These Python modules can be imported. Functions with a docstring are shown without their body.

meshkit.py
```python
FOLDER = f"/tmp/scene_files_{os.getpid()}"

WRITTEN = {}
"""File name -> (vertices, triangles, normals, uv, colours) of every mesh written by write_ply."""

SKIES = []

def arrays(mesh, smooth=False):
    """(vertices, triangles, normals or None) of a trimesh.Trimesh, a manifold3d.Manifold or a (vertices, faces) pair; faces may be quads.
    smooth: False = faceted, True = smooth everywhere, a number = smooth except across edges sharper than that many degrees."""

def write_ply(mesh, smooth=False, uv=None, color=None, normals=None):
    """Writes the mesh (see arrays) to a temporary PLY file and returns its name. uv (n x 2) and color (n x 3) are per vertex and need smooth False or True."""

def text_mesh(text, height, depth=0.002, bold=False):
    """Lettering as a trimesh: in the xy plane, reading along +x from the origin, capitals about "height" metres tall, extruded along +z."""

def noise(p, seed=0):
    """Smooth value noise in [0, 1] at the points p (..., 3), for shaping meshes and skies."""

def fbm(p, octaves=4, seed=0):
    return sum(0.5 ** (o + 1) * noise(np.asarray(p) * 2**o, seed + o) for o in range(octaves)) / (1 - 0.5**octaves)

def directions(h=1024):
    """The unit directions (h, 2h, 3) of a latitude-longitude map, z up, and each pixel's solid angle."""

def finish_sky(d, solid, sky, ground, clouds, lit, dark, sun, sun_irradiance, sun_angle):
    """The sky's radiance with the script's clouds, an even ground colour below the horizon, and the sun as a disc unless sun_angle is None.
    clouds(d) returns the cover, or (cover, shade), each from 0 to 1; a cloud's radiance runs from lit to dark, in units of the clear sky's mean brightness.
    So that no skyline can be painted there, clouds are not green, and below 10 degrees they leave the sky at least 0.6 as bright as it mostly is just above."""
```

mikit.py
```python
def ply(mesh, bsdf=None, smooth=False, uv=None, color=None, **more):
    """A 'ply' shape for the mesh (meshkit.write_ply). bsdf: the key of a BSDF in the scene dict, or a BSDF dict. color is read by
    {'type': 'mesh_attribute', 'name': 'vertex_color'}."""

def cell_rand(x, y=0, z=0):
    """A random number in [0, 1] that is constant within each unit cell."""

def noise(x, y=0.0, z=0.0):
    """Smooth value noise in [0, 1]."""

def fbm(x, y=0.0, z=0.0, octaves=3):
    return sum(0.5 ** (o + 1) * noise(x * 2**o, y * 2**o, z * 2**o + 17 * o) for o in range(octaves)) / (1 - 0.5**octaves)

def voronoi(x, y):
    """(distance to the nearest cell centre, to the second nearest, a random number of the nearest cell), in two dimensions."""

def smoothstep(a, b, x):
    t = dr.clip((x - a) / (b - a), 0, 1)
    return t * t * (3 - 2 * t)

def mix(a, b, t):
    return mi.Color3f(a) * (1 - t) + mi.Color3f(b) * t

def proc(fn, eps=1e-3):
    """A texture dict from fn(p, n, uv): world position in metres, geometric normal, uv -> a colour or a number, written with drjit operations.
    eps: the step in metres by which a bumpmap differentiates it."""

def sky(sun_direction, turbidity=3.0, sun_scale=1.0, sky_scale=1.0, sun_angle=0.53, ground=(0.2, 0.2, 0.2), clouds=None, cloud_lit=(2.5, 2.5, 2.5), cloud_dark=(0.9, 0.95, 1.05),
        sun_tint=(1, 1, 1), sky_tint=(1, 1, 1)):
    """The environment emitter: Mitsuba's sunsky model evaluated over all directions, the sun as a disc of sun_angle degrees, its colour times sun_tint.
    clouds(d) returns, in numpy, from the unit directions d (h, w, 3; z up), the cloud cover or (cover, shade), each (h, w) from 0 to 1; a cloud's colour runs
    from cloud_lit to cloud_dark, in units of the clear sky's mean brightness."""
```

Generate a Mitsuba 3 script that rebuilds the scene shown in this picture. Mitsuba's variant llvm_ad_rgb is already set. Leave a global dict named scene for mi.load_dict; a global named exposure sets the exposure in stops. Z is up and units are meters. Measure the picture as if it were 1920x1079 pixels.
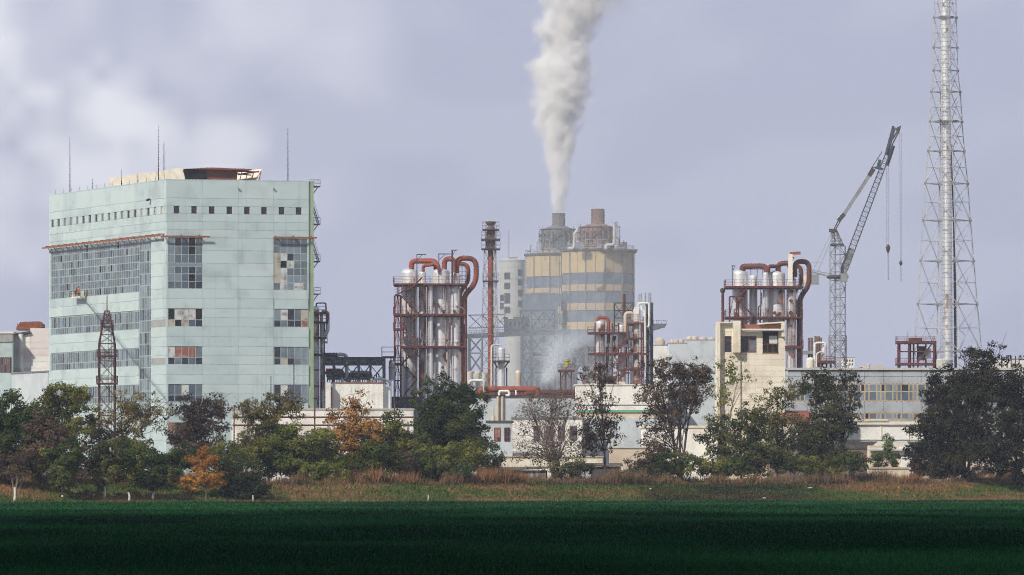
import math, random
import numpy as np, trimesh, drjit as dr, mitsuba as mi, mikit, meshkit
from mikit import noise, fbm, cell_rand, smoothstep, mix, voronoi
T = mi.ScalarTransform4f
scene, labels, _used = {}, {}, set()

# ---------------------------------------------------------------- camera, sky, air, exposure
F, HC, YH = 10667.0, 1.706, 916.0          # focal length in photo pixels, eye height, horizon row
exposure = 1.72
scene['camera'] = {'type': 'perspective', 'fov': math.degrees(2 * math.atan(960 / F)), 'fov_axis': 'x',
                   'principal_point_offset_x': 0.0, 'principal_point_offset_y': -(YH - 539.5) / 1079,
                   'near_clip': 1.0, 'far_clip': 60000.0,
                   'to_world': T().look_at(origin=[0, 0, HC], target=[0, 100, HC], up=[0, 0, 1]),
                   'medium': {'type': 'ref', 'id': 'air'}}
SUN = np.array([-0.72, -0.90, 0.93])

def clouds(d):
    el = np.degrees(np.arcsin(np.clip(d[..., 2], -1, 1)))
    az = np.degrees(np.arctan2(d[..., 0], d[..., 1]))
    veil = 0.94 * (1 - np.clip((el - 8) / 50, 0, 1)) ** 1.5 + 0.04
    q = np.stack([az * 1.1 + el * .35, el * 1.6, az * 0], -1)
    n = meshkit.fbm(q + 7.3, 4, 3)
    big = meshkit.fbm(np.stack([az * 0.09 + 3.1, el * 0.2, az * 0], -1), 2, 9)
    left = np.clip((-az + 0.1) / 4.0, 0, 1) * np.clip((az + 75) / 20, 0, 1)     # steam drifts off towards the left of the plant
    steam = np.clip((n - 0.50) * 2.6 + (big - .5) * .6 + 0.02, 0, 1) * left * np.clip(1.4 - el / 14, 0, 1)
    wob = meshkit.fbm(np.stack([az * 2.3 + 11, el * 2.3, az * 0], -1), 4, 13) - .5
    for a0, e0, ra, re, k in ((-4.05, 3.75, .52, .62, .95), (-4.25, 3.25, .55, .40, .8), (-3.75, 3.2, .45, .4, .6), (-2.95, 3.38, .26, .30, .7), (-3.2, 3.15, .5, .22, .5), (-5.1, 3.0, .9, .22, .55), (-5.45, 4.6, .50, .85, 1.0), (-4.6, 4.55, .5, .6, .3), (-3.8, 4.4, .9, .6, .22), (-5.9, 3.7, .5, .8, .8), (-2.6, 4.6, 1.2, .5, .15)):
        r_ = np.sqrt(((az - a0) / ra) ** 2 + ((el - e0) / re) ** 2) + 2.6 * wob
        steam = np.maximum(steam, np.clip(1.5 - r_, 0, 1) ** .9 * k)      # banks of steam rising behind the mint building
    streak = np.clip((meshkit.fbm(np.stack([az * .35, el * 1.1 - az * .12, az * 0 + 5], -1), 3, 21) - .52) * 1.0, 0, .10)
    cover = np.maximum(veil, steam * .9)
    return cover, 1 - np.clip(np.maximum(steam * .95, streak) + .05 * np.clip(el / 5, 0, 1), 0, 1)

scene['sky'] = mikit.sky(SUN, turbidity=4, clouds=clouds, cloud_lit=(3.1, 3.15, 3.4), cloud_dark=(1.46, 1.56, 2.16),
                         sun_tint=(0.88, 1.0, 1.20), ground=(.12, .12, .08))
AIR = 0.00012
scene['air'] = {'type': 'homogeneous', 'albedo': {'type': 'rgb', 'value': [0.90, 0.93, 0.985]}, 'sigma_t': AIR,
                'phase': {'type': 'hg', 'g': 0.0}}

# ---------------------------------------------------------------- names and labels
def uniq(k):
    n, i = k, 1
    while n in _used:
        n = f'{k}_{i:03d}'; i += 1
    _used.add(n)
    return n

def thing(name, label, cat, group=None):
    k = uniq(name)
    labels[k] = {'label': label, 'category': cat, 'kind': 'thing'}
    if group: labels[k]['group'] = group
    return k

def put(parent, name, mesh, mat, smooth=False, label=None, stuff=False, color=None, **kw):
    """one mesh of the scene; parent '' for a structure"""
    if isinstance(mesh, MB): mesh = mesh.arrays()
    k = uniq(f'{parent}__{name}' if parent else name)
    scene[k] = mikit.ply(mesh, 'mat_' + mat, smooth=smooth, color=color, **kw)
    if label: labels.setdefault(k, {})['label'] = label
    if stuff: labels.setdefault(k, {})['kind'] = 'stuff'
    return k

def solo(name, label, cat, mesh, mat, smooth=False, group=None, color=None):
    k = put('', name, mesh, mat, smooth, color=color)
    labels[k] = {'label': label, 'category': cat}
    if group: labels[k]['group'] = group
    return k

def kind(k, what):
    labels.setdefault(k, {})['kind'] = what

# ---------------------------------------------------------------- pixels of the photo to places at a distance
def X(px, Y): return (px - 960.0) * Y / F
def Z(py, Y): return HC + (YH - py) * Y / F
def P(px, py, Y): return np.array([X(px, Y), Y, Z(py, Y)])

# ---------------------------------------------------------------- mesh builder
BOXV = np.array([[x, y, z] for x in (-.5, .5) for y in (-.5, .5) for z in (-.5, .5)])
BOXF = np.array([[0, 1, 3], [0, 3, 2], [4, 6, 7], [4, 7, 5], [0, 4, 5], [0, 5, 1], [2, 3, 7], [2, 7, 6], [0, 2, 6], [0, 6, 4], [1, 5, 7], [1, 7, 3]])

def unit(v):
    v = np.asarray(v, float)
    return v / (np.linalg.norm(v) + 1e-12)

class MB:
    def __init__(s): s.v, s.f, s.n = [], [], 0
    def add(s, v, f):
        s.v.append(np.asarray(v, float)); s.f.append(np.asarray(f, int) + s.n); s.n += len(v)
        return s
    def arrays(s): return np.vstack(s.v), np.vstack(s.f)
    def box(s, c, size, rz=0.0):
        v = BOXV * np.asarray(size, float)
        if rz:
            a, b = math.cos(rz), math.sin(rz)
            v = np.stack([v[:, 0] * a - v[:, 1] * b, v[:, 0] * b + v[:, 1] * a, v[:, 2]], 1)
        return s.add(v + np.asarray(c, float), BOXF)
    def box2(s, x0, x1, y0, y1, z0, z1):
        return s.box(((x0 + x1) / 2, (y0 + y1) / 2, (z0 + z1) / 2), (abs(x1 - x0), abs(y1 - y0), abs(z1 - z0)))
    def bar(s, p, q, w, h=None, up=(0, 0, 1)):
        p, q = np.asarray(p, float), np.asarray(q, float)
        h = w if h is None else h
        d = q - p; L = np.linalg.norm(d); d = d / (L + 1e-12)
        u = np.asarray(up, float)
        if abs(d @ u) > .97: u = np.array([1.0, 0, 0]) if abs(d[0]) < .9 else np.array([0, 1.0, 0])
        a = unit(np.cross(d, u)); b = np.cross(a, d)
        v = (p + q) / 2 + BOXV[:, :1] * d * L + BOXV[:, 1:2] * a * w + BOXV[:, 2:] * b * h
        return s.add(v, BOXF)
    def bars(s, pairs, w):
        for p, q in pairs: s.bar(p, q, w)
        return s
    def poly(s, pts, w, closed=False):
        pts = list(pts)
        if closed: pts = pts + pts[:1]
        for p, q in zip(pts, pts[1:]): s.bar(p, q, w)
        return s
    def tube(s, pts, r, n=10, cap=True):
        p = np.asarray(pts, float); m = len(p)
        r = np.broadcast_to(np.asarray(r, float), (m,))
        t = np.gradient(p, axis=0); t /= np.linalg.norm(t, axis=1, keepdims=True) + 1e-12
        a = np.zeros_like(p); ref = np.array([0, 0, 1.0]) if abs(t[0, 2]) < .9 else np.array([1.0, 0, 0])
        for i in range(m):
            a[i] = unit(np.cross(t[i], ref)) if i == 0 else unit(a[i - 1] - t[i] * (a[i - 1] @ t[i]))
        b = np.cross(t, a); g = np.arange(n) * 2 * math.pi / n
        v = p[:, None] + r[:, None, None] * (np.cos(g)[None, :, None] * a[:, None] + np.sin(g)[None, :, None] * b[:, None])
        i, j = np.meshgrid(np.arange(m - 1), np.arange(n), indexing='ij'); i, j = i.ravel(), j.ravel(); k = (j + 1) % n
        f = np.vstack([np.stack([i * n + j, i * n + k, (i + 1) * n + k], 1), np.stack([i * n + j, (i + 1) * n + k, (i + 1) * n + j], 1)])
        v = v.reshape(-1, 3)
        if cap:
            e = len(v); v = np.vstack([v, p[:1], p[-1:]]); j = np.arange(n); k = (j + 1) % n
            f = np.vstack([f, np.stack([k, j, j * 0 + e], 1), np.stack([(m - 1) * n + j, (m - 1) * n + k, j * 0 + e + 1], 1)])
        return s.add(v, f)
    def lathe(s, c, prof, n=28):
        """prof: (r, z) from bottom to top about the upright axis through c"""
        prof = np.asarray(prof, float); m = len(prof); g = np.arange(n) * 2 * math.pi / n
        v = np.stack([prof[:, :1] * np.cos(g), prof[:, :1] * np.sin(g), np.repeat(prof[:, 1:], n, 1)], -1).reshape(-1, 3) + np.asarray(c, float)
        i, j = np.meshgrid(np.arange(m - 1), np.arange(n), indexing='ij'); i, j = i.ravel(), j.ravel(); k = (j + 1) % n
        f = np.vstack([np.stack([i * n + j, i * n + k, (i + 1) * n + k], 1), np.stack([i * n + j, (i + 1) * n + k, (i + 1) * n + j], 1)])
        return s.add(v, f)
    def quad(s, a, b, c, d): return s.add([a, b, c, d], [[0, 1, 2], [0, 2, 3]])
    def ngon(s, pts):
        return s.add(pts, [[0, i, i + 1] for i in range(1, len(pts) - 1)])
    def slab(s, pts, d):
        """a flat convex polygon pushed along d"""
        p = np.asarray(pts, float); q = p + np.asarray(d, float); n = len(p)
        f = [[0, i + 1, i] for i in range(1, n - 1)] + [[n, n + i, n + i + 1] for i in range(1, n - 1)]
        for i in range(n):
            j = (i + 1) % n; f += [[i, j, n + j], [i, n + j, n + i]]
        return s.add(np.vstack([p, q]), f)

def bend(pts, r=0.6, k=4):
    """a path with its corners rounded"""
    pts = [np.asarray(p, float) for p in pts]; out = [pts[0]]
    for a, b, c in zip(pts, pts[1:], pts[2:]):
        la, lc = np.linalg.norm(a - b), np.linalg.norm(c - b); q = min(r, la * .45, lc * .45)
        p0, p1 = b + (a - b) / la * q, b + (c - b) / lc * q
        for t in np.linspace(0, 1, k + 1): out.append(p0 * (1 - t) ** 2 + 2 * b * t * (1 - t) + p1 * t * t)
    out.append(pts[-1])
    return np.array(out)

class Facade:
    """an upright wall plane: s metres along u from the corner, d metres out along n"""
    def __init__(f, corner, u):
        f.c = np.array(corner[:2], float); f.u = unit(np.array(u, float)[:2]); f.n = np.array([f.u[1], -f.u[0]])
        if f.n @ f.c > 0: f.n = -f.n                         # faces the camera side
        f.rz = math.atan2(f.u[1], f.u[0])
    def pt(f, s, z, d=0.0):
        q = f.c + f.u * s + f.n * d
        return np.array([q[0], q[1], z])
    def hit(f, px, py=YH):
        k = (px - 960.0) / F                                # x = k y on the plane
        s = (k * f.c[1] - f.c[0]) / (f.u[0] - k * f.u[1])
        return s, Z(py, f.c[1] + f.u[1] * s)
    def box(f, mb, s0, s1, z0, z1, d0, d1):
        return mb.box(f.pt((s0 + s1) / 2, (z0 + z1) / 2, (d0 + d1) / 2), (abs(s1 - s0), abs(d1 - d0), abs(z1 - z0)), f.rz)

def merge_cells(xs, zs, openings):
    """the cells of a grid that lie outside the openings, cut at the openings' edges"""
    out = []
    for z0, z1 in zip(zs, zs[1:]):
        for x0, x1 in zip(xs, xs[1:]):
            parts = [(x0, x1, z0, z1)]
            for a, b, c, d in openings:
                nxt = []
                for (p, q, r, t) in parts:
                    if b <= p + .02 or a >= q - .02 or d <= r + .02 or c >= t - .02: nxt.append((p, q, r, t)); continue
                    if a > p + .02: nxt.append((p, a, r, t))
                    if b < q - .02: nxt.append((b, q, r, t))
                    m0, m1 = max(a, p), min(b, q)
                    if c > r + .02: nxt.append((m0, m1, r, c))
                    if d < t - .02: nxt.append((m0, m1, d, t))
                parts = nxt
            out += parts
    return [c for c in out if c[1] - c[0] > .15 and c[3] - c[2] > .15]

def panels(parent, fc, cells, mats, rnd, gap=(.025, .035), thick=.34, name='wall_panel', label=None, most=300):
    cells = sorted(cells, key=lambda c: -(c[1] - c[0]) * (c[3] - c[2]))
    for i, (a, b, c, d) in enumerate(cells[:most]):
        out = rnd.uniform(0, .03)
        put(parent, name, fc.box(MB(), a + gap[0] / 2, b - gap[0] / 2, c + gap[1] / 2, d - gap[1] / 2, -thick, out), rnd.choice(mats))
    rest = MB()
    for (a, b, c, d) in cells[most:]: fc.box(rest, a + gap[0] / 2, b - gap[0] / 2, c + gap[1] / 2, d - gap[1] / 2, -thick, 0)
    if rest.n: put(parent, name, rest, mats[0], stuff=True)

def window(parent, fc, s0, s1, z0, z1, cols, rows, tone, frame='frame_mint', w=.10, single=True, name='window', rnd=None, inset=.20, label=None):
    """a glazed opening; cols and rows are numbers of panes or lists of fractions; tone(i, j) names a pane's material or None for a pane that is out"""
    k = uniq(f'{parent}__{name}') if parent else name
    if label: labels.setdefault(k, {})['label'] = label
    cs = np.linspace(0, 1, cols + 1) if isinstance(cols, int) else np.asarray(cols, float)
    rs = np.linspace(0, 1, rows + 1) if isinstance(rows, int) else np.asarray(rows, float)
    S, H = s0 + (s1 - s0) * cs, z0 + (z1 - z0) * rs
    fr = MB()
    for i, s in enumerate(S):
        ww = w if 0 < i < len(S) - 1 else w * 1.3
        fc.box(fr, s - ww / 2, s + ww / 2, z0, z1, -inset - .06, -inset + .05)
    for j, z in enumerate(H):
        ww = w if 0 < j < len(H) - 1 else w * 1.3
        for a, b in zip(S, S[1:]): fc.box(fr, a + w / 2, b - w / 2, z - ww / 2, z + ww / 2, -inset - .05, -inset + .045)
    put(k, 'frame', fr, frame)
    lots, hole = {}, MB()
    for i in range(len(S) - 1):
        for j in range(len(H) - 1):
            t = tone(i, j)
            if t is None: fc.box(hole, S[i], S[i + 1], H[j], H[j + 1], -inset - .10, -inset - .07); continue
            m = MB() if single else lots.setdefault(t, MB())
            fc.box(m, S[i] + .03, S[i + 1] - .03, H[j] + .03, H[j + 1] - .03, -inset - .03, -inset)
            if single: put(k, 'pane', m, t)
    for t, m in lots.items(): put(k, 'glazing', m, t, stuff=True)
    if hole.n: put(k, 'dark_gap', hole, 'inside', stuff=True)
    return k

# ---------------------------------------------------------------- materials
def tex(c):
    if callable(c): return mikit.proc(c)
    if isinstance(c, dict): return c
    return {'type': 'rgb', 'value': [float(x) for x in c]}

def mat(name, color, rough=.8, metal=0.0, spec=.3, bump=None, bump_scale=1.0, **kw):
    b = {'type': 'principled', 'base_color': tex(color), 'roughness': tex(rough) if callable(rough) else float(rough), 'metallic': float(metal), 'specular': float(spec), **kw}
    if bump: b = {'type': 'bumpmap', 'arbitrary': mikit.proc(bump, eps=.02), 'scale': bump_scale, 'bsdf': b}
    scene['mat_' + name] = {'type': 'twosided', 'bsdf': b}

def dirty(base, dirt, amount=.5, scale=.35, streak=.5):
    """paint with patchy fading and rain streaks"""
    base, dirt = tuple(base), tuple(dirt)
    def fn(p, n, uv):
        h = p.x + p.y * .83
        a = fbm(p.x * scale, p.y * scale, p.z * scale)
        s = noise(h * 2.3, p.z * .09, 3.0) * noise(h * .7, p.z * .22, 9.0)
        g = noise(h * 9.0, p.y * 9.0, p.z * 9.0)
        t = dr.clip(amount * (smoothstep(.42, .8, a) + streak * smoothstep(.3, .62, s) + .16 * (g - .3)), 0, 1)
        return mix(base, dirt, t)
    return fn

def rusty(base, rust, low=.52, high=.66, scale=1.0):
    def fn(p, n, uv):
        h = p.x + p.y * .6
        a = fbm(p.x * .55 * scale, p.y * .55 * scale, p.z * .28 * scale, 4)
        s = noise(h * 1.9, p.z * .13, 4.0)
        t = smoothstep(low, high, a * .72 + s * .28)
        return mix(base, rust, t)
    return fn

mat('mint', dirty((.495, .60, .605), (.37, .45, .46), .6))
mat('mint_b', dirty((.465, .57, .58), (.35, .42, .43), .65))
mat('mint_c', dirty((.52, .62, .62), (.40, .47, .47), .6))
mat('joint', (.20, .24, .24), .95)
mat('inside', (.018, .017, .02), .9, spec=.1)
mat('frame_mint', dirty((.36, .44, .43), (.25, .24, .22), .6))
mat('frame_tan', dirty((.52, .40, .24), (.34, .24, .15), .6))
mat('frame_brown', dirty((.16, .07, .045), (.09, .045, .03), .6))
mat('frame_white', dirty((.62, .62, .58), (.4, .38, .34), .5))
mat('pane_dark', (.022, .024, .038), .12, spec=.5)
mat('pane_blue', dirty((.075, .10, .145), (.13, .17, .21), .6, .5), .22, spec=.5)
mat('pane_pale', dirty((.21, .26, .30), (.16, .20, .25), .7, .6), .3, spec=.5)
mat('pane_grey', dirty((.11, .14, .165), (.20, .25, .27), .7, .6), .28, spec=.5)
mat('pane_white', dirty((.60, .60, .58), (.20, .20, .21), .85, 1.1), .5, spec=.4)
mat('pane_cream', dirty((.46, .41, .32), (.22, .20, .18), .8, 1.1), .6)
mat('pane_red', dirty((.27, .10, .075), (.40, .30, .24), .7, 1.1), .6)
mat('orange_rail', dirty((.29, .105, .06), (.20, .07, .045), .8, 1.2))
mat('green_trim', dirty((.33, .43, .29), (.22, .30, .16), .6))
mat('grey_patch', dirty((.36, .37, .36), (.25, .25, .24), .6, .9))
mat('cream_sheet', dirty((.86, .81, .70), (.66, .57, .44), .5, .8))
mat('roof_red', dirty((.26, .08, .06), (.15, .06, .05), .7, .8))
mat('dark_steel', dirty((.055, .05, .055), (.09, .055, .05), .7, 1.0), .6)
mat('blue_steel', dirty((.055, .07, .095), (.09, .085, .09), .6, .8), .6)
mat('grey_steel', dirty((.27, .29, .31), (.2, .18, .17), .6, .8), .55)
mat('pale_steel', dirty((.47, .48, .47), (.32, .29, .27), .6, .8), .5)
mat('red_steel', rusty((.125, .036, .034), (.08, .03, .03)), .7)
mat('pylon_red', rusty((.085, .030, .032), (.05, .026, .028)), .7)
mat('pipe_red', rusty((.29, .078, .052), (.17, .06, .045)), .6)
mat('pipe_brown', rusty((.135, .050, .042), (.085, .04, .036)), .6)
mat('roof_rust', rusty((.24, .085, .045), (.15, .06, .035)), .8)
mat('silver', rusty((.88, .88, .88), (.34, .16, .11), .59, .72), lambda p, n, uv: .34 + .22 * fbm(p.x * .9, p.y * .9, p.z * .5), .55)
mat('silver_rust', rusty((.82, .80, .77), (.30, .13, .08), .51, .63), lambda p, n, uv: .36 + .25 * fbm(p.x, p.y, p.z * .6), .52)
mat('silver_stack', rusty((.92, .92, .92), (.46, .33, .28), .58, .72, 2.0), .40, .6)
mat('rust_sheet', rusty((.30, .12, .075), (.42, .30, .23), .48, .62), .75)
mat('white_wall', dirty((.80, .79, .74), (.58, .54, .47), .75))
mat('cream_wall', dirty((.78, .73, .60), (.58, .51, .40), .75))
mat('cream_b', dirty((.74, .68, .55), (.56, .48, .38), .6))
mat('white_pink', dirty((.74, .68, .66), (.56, .48, .45), .75))
mat('tan_wall', dirty((.60, .50, .38), (.42, .33, .25), .6))
mat('grey_wall', dirty((.40, .43, .46), (.30, .31, .33), .75))
mat('pale_wall', dirty((.54, .59, .62), (.42, .45, .47), .75))
mat('concrete', dirty((.50, .49, .45), (.36, .35, .33), .6))
mat('far_concrete', dirty((.42, .43, .42), (.33, .33, .33), .5, .2))
mat('dark_roof', dirty((.07, .065, .065), (.12, .10, .09), .7, .8))
mat('grey_roof', dirty((.24, .25, .27), (.17, .17, .17), .6, .5))
mat('brick_red', dirty((.26, .10, .065), (.17, .08, .06), .6))
mat('wood_grey', dirty((.22, .17, .14), (.13, .09, .08), .7, 1.5))
mat('teal_paint', dirty((.25, .38, .38), (.2, .25, .24), .6, 1.5))
mat('band_yellow', dirty((.47, .365, .20), (.42, .30, .15), .5, .25))
mat('band_buff', dirty((.43, .32, .20), (.36, .27, .19), .6, .25))
mat('band_tan', dirty((.39, .305, .22), (.38, .27, .18), .5, .25))
mat('band_blue', dirty((.09, .12, .17), (.17, .20, .24), .6, .25), .35, spec=.5)
mat('tower_grey', dirty((.13, .14, .155), (.085, .075, .075), .6, .25))
mat('tower_rust', dirty((.21, .13, .115), (.12, .08, .075), .6, .25))
mat('yellow_paint', dirty((.52, .47, .04), (.36, .30, .05), .5, 1.5))
mat('green_paint', dirty((.14, .40, .26), (.12, .28, .2), .5, 1.5))
mat('bark', dirty((.085, .06, .055), (.05, .04, .04), .7, 2.0), .95)
mat('bark_pale', dirty((.20, .15, .13), (.12, .09, .08), .7, 2.0), .95)
mat('limewash', dirty((.70, .66, .57), (.40, .30, .22), .7, 3.0), .9)
mat('cloth_dark', (.012, .010, .018), .9)
mat('cloth_orange', (.50, .20, .10), .9)
mat('skin', (.42, .24, .17), .6)
mat('litter', (.5, .48, .47), .7)
VC = {'type': 'mesh_attribute', 'name': 'vertex_color'}
scene['mat_leaf'] = {'type': 'principledthin', 'base_color': VC, 'roughness': .7, 'spec_trans': 0.0, 'diff_trans': .6, 'eta': 1.12}
scene['mat_grass'] = {'type': 'principledthin', 'base_color': VC, 'roughness': .8, 'spec_trans': 0.0, 'diff_trans': .5, 'eta': 1.1}
# ---------------------------------------------------------------- the air, the field, the bank, the works ground
scene['haze'] = {'type': 'cube', 'to_world': T().translate([0, 1650, 114.5]).scale([1400, 1950, 115.5]),
                 'bsdf': {'type': 'null'}, 'interior': {'type': 'ref', 'id': 'air'}}
labels['haze'] = {'label': 'thin blue haze in the air over the works', 'category': 'haze', 'kind': 'stuff'}

def edge_y(x): return 700 + 1.05 * np.clip(x, -90, 120) + 2.2 * np.sin(np.asarray(x) * .09)
def ground_z(x, y):
    """height of the ground: flat field, then the bank, then the works ground"""
    x, y = np.asarray(x, float), np.asarray(y, float)
    t = np.clip((y - edge_y(x)) / 13.0, 0, 1)
    s = t * t * (3 - 2 * t)
    p = np.stack([x * .11, y * .11, x * 0], -1)
    return s * (2.15 + .5 * (meshkit.fbm(p, 3, 5) - .5)) + .25 * (meshkit.fbm(p * 3.1, 2, 8) - .5) * s * (1 - s) * 4

def sheet(xs, ys, zf):
    a, b = np.meshgrid(xs, ys, indexing='ij')
    v = np.stack([a, b, zf(a, b)], -1).reshape(-1, 3); n = len(ys)
    i, j = np.meshgrid(np.arange(len(xs) - 1), np.arange(n - 1), indexing='ij'); i, j = i.ravel(), j.ravel()
    f = np.vstack([np.stack([i * n + j, (i + 1) * n + j, (i + 1) * n + j + 1], 1), np.stack([i * n + j, (i + 1) * n + j + 1, i * n + j + 1], 1)])
    return v, f

def field_col(p, n, uv):
    a = fbm(p.x * .05, p.y * .012, 0, 4); b = noise(p.x * .8, p.y * .16, 2.0); c = fbm(p.x * 2.1, p.y * .5, 1.0)
    return mix((.010, .026, .015), (.022, .052, .026), dr.clip(.6 * a + .25 * b + .3 * (c - .3), 0, 1))
mat('field', field_col, .95, spec=.05)
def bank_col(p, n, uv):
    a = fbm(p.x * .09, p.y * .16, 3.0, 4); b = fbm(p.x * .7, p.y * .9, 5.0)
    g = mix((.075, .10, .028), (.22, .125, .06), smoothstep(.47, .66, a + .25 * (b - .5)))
    s = smoothstep(14.0, 19.0, p.x + 4 * (a - .5)) * (1 - smoothstep(36.0, 46.0, p.x + 6 * (b - .5)))     # shade painted into the bank as a dark strip
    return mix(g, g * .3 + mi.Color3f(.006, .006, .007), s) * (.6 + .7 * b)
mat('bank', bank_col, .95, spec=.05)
def yard_col(p, n, uv):
    a = fbm(p.x * .06, p.y * .06, 3.0, 4)
    return mix((.09, .085, .05), (.20, .17, .12), a)
mat('yard', yard_col, .95, spec=.05)

xs = np.concatenate([np.linspace(-1300, -140, 12), np.linspace(-130, 140, 136), np.linspace(150, 1300, 12)])
k = put('', 'crop_field', sheet(np.concatenate([np.linspace(-1300, -140, 12), np.linspace(-130, 140, 55), np.linspace(150, 1300, 12)]), np.concatenate([[-250, 0, 60], np.linspace(100, 860, 90)]),
        lambda a, b: np.where(b > edge_y(a) + 3, -.35, 0) + .05 * (meshkit.fbm(np.stack([a * .15, b * .04, a * 0], -1), 3, 4) - .5)), 'field', True)
labels[k] = {'label': 'dark green level field of young winter crop in the foreground', 'category': 'field', 'kind': 'structure'}
a_, b_ = np.meshgrid(xs, np.concatenate([np.linspace(-1, 15, 22), [18, 24, 32, 40]]), indexing='ij')
v, f = sheet(xs, np.concatenate([np.linspace(-1, 15, 22), [18, 24, 32, 40]]), lambda a, b: a * 0)
yy = b_.ravel() + edge_y(a_.ravel()); v[:, 1] = yy; v[:, 2] = ground_z(v[:, 0], yy) - .02
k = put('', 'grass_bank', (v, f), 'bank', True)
labels[k] = {'label': 'low bank of green and dry grass with one dark strip of painted shade along the field edge', 'category': 'bank', 'kind': 'structure'}
v, f = sheet(np.concatenate([[-1300, -300], np.linspace(-140, 140, 30), [300, 1300]]), np.concatenate([[39.5, 60, 120, 300], np.linspace(600, 2750, 6)]), lambda a, b: a * 0)
v[:, 1] += edge_y(v[:, 0]); v[:, 2] = np.where(v[:, 1] < edge_y(v[:, 0]) + 60, ground_z(v[:, 0], v[:, 1]) - .03, 2.1)
k = put('', 'works_ground', (v, f), 'yard')
labels[k] = {'label': 'bare level ground of the chemical works behind the bank', 'category': 'ground', 'kind': 'structure'}

def blades(pts, h, w, cols, lean=.35, seed=0, fork=1):
    """one thin upright triangle per blade"""
    r = np.random.default_rng(seed); n = len(pts)
    a = r.uniform(0, 2 * np.pi, n); side = np.stack([np.cos(a), np.sin(a), a * 0], 1) * w[:, None] / 2
    tip = np.stack([r.normal(0, lean, n), r.normal(0, lean, n), np.ones(n)], 1) * h[:, None]
    v = np.stack([pts - side, pts + side, pts + tip], 1).reshape(-1, 3)
    return v, np.arange(3 * n).reshape(-1, 3), np.repeat(cols, 3, 0)

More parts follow.
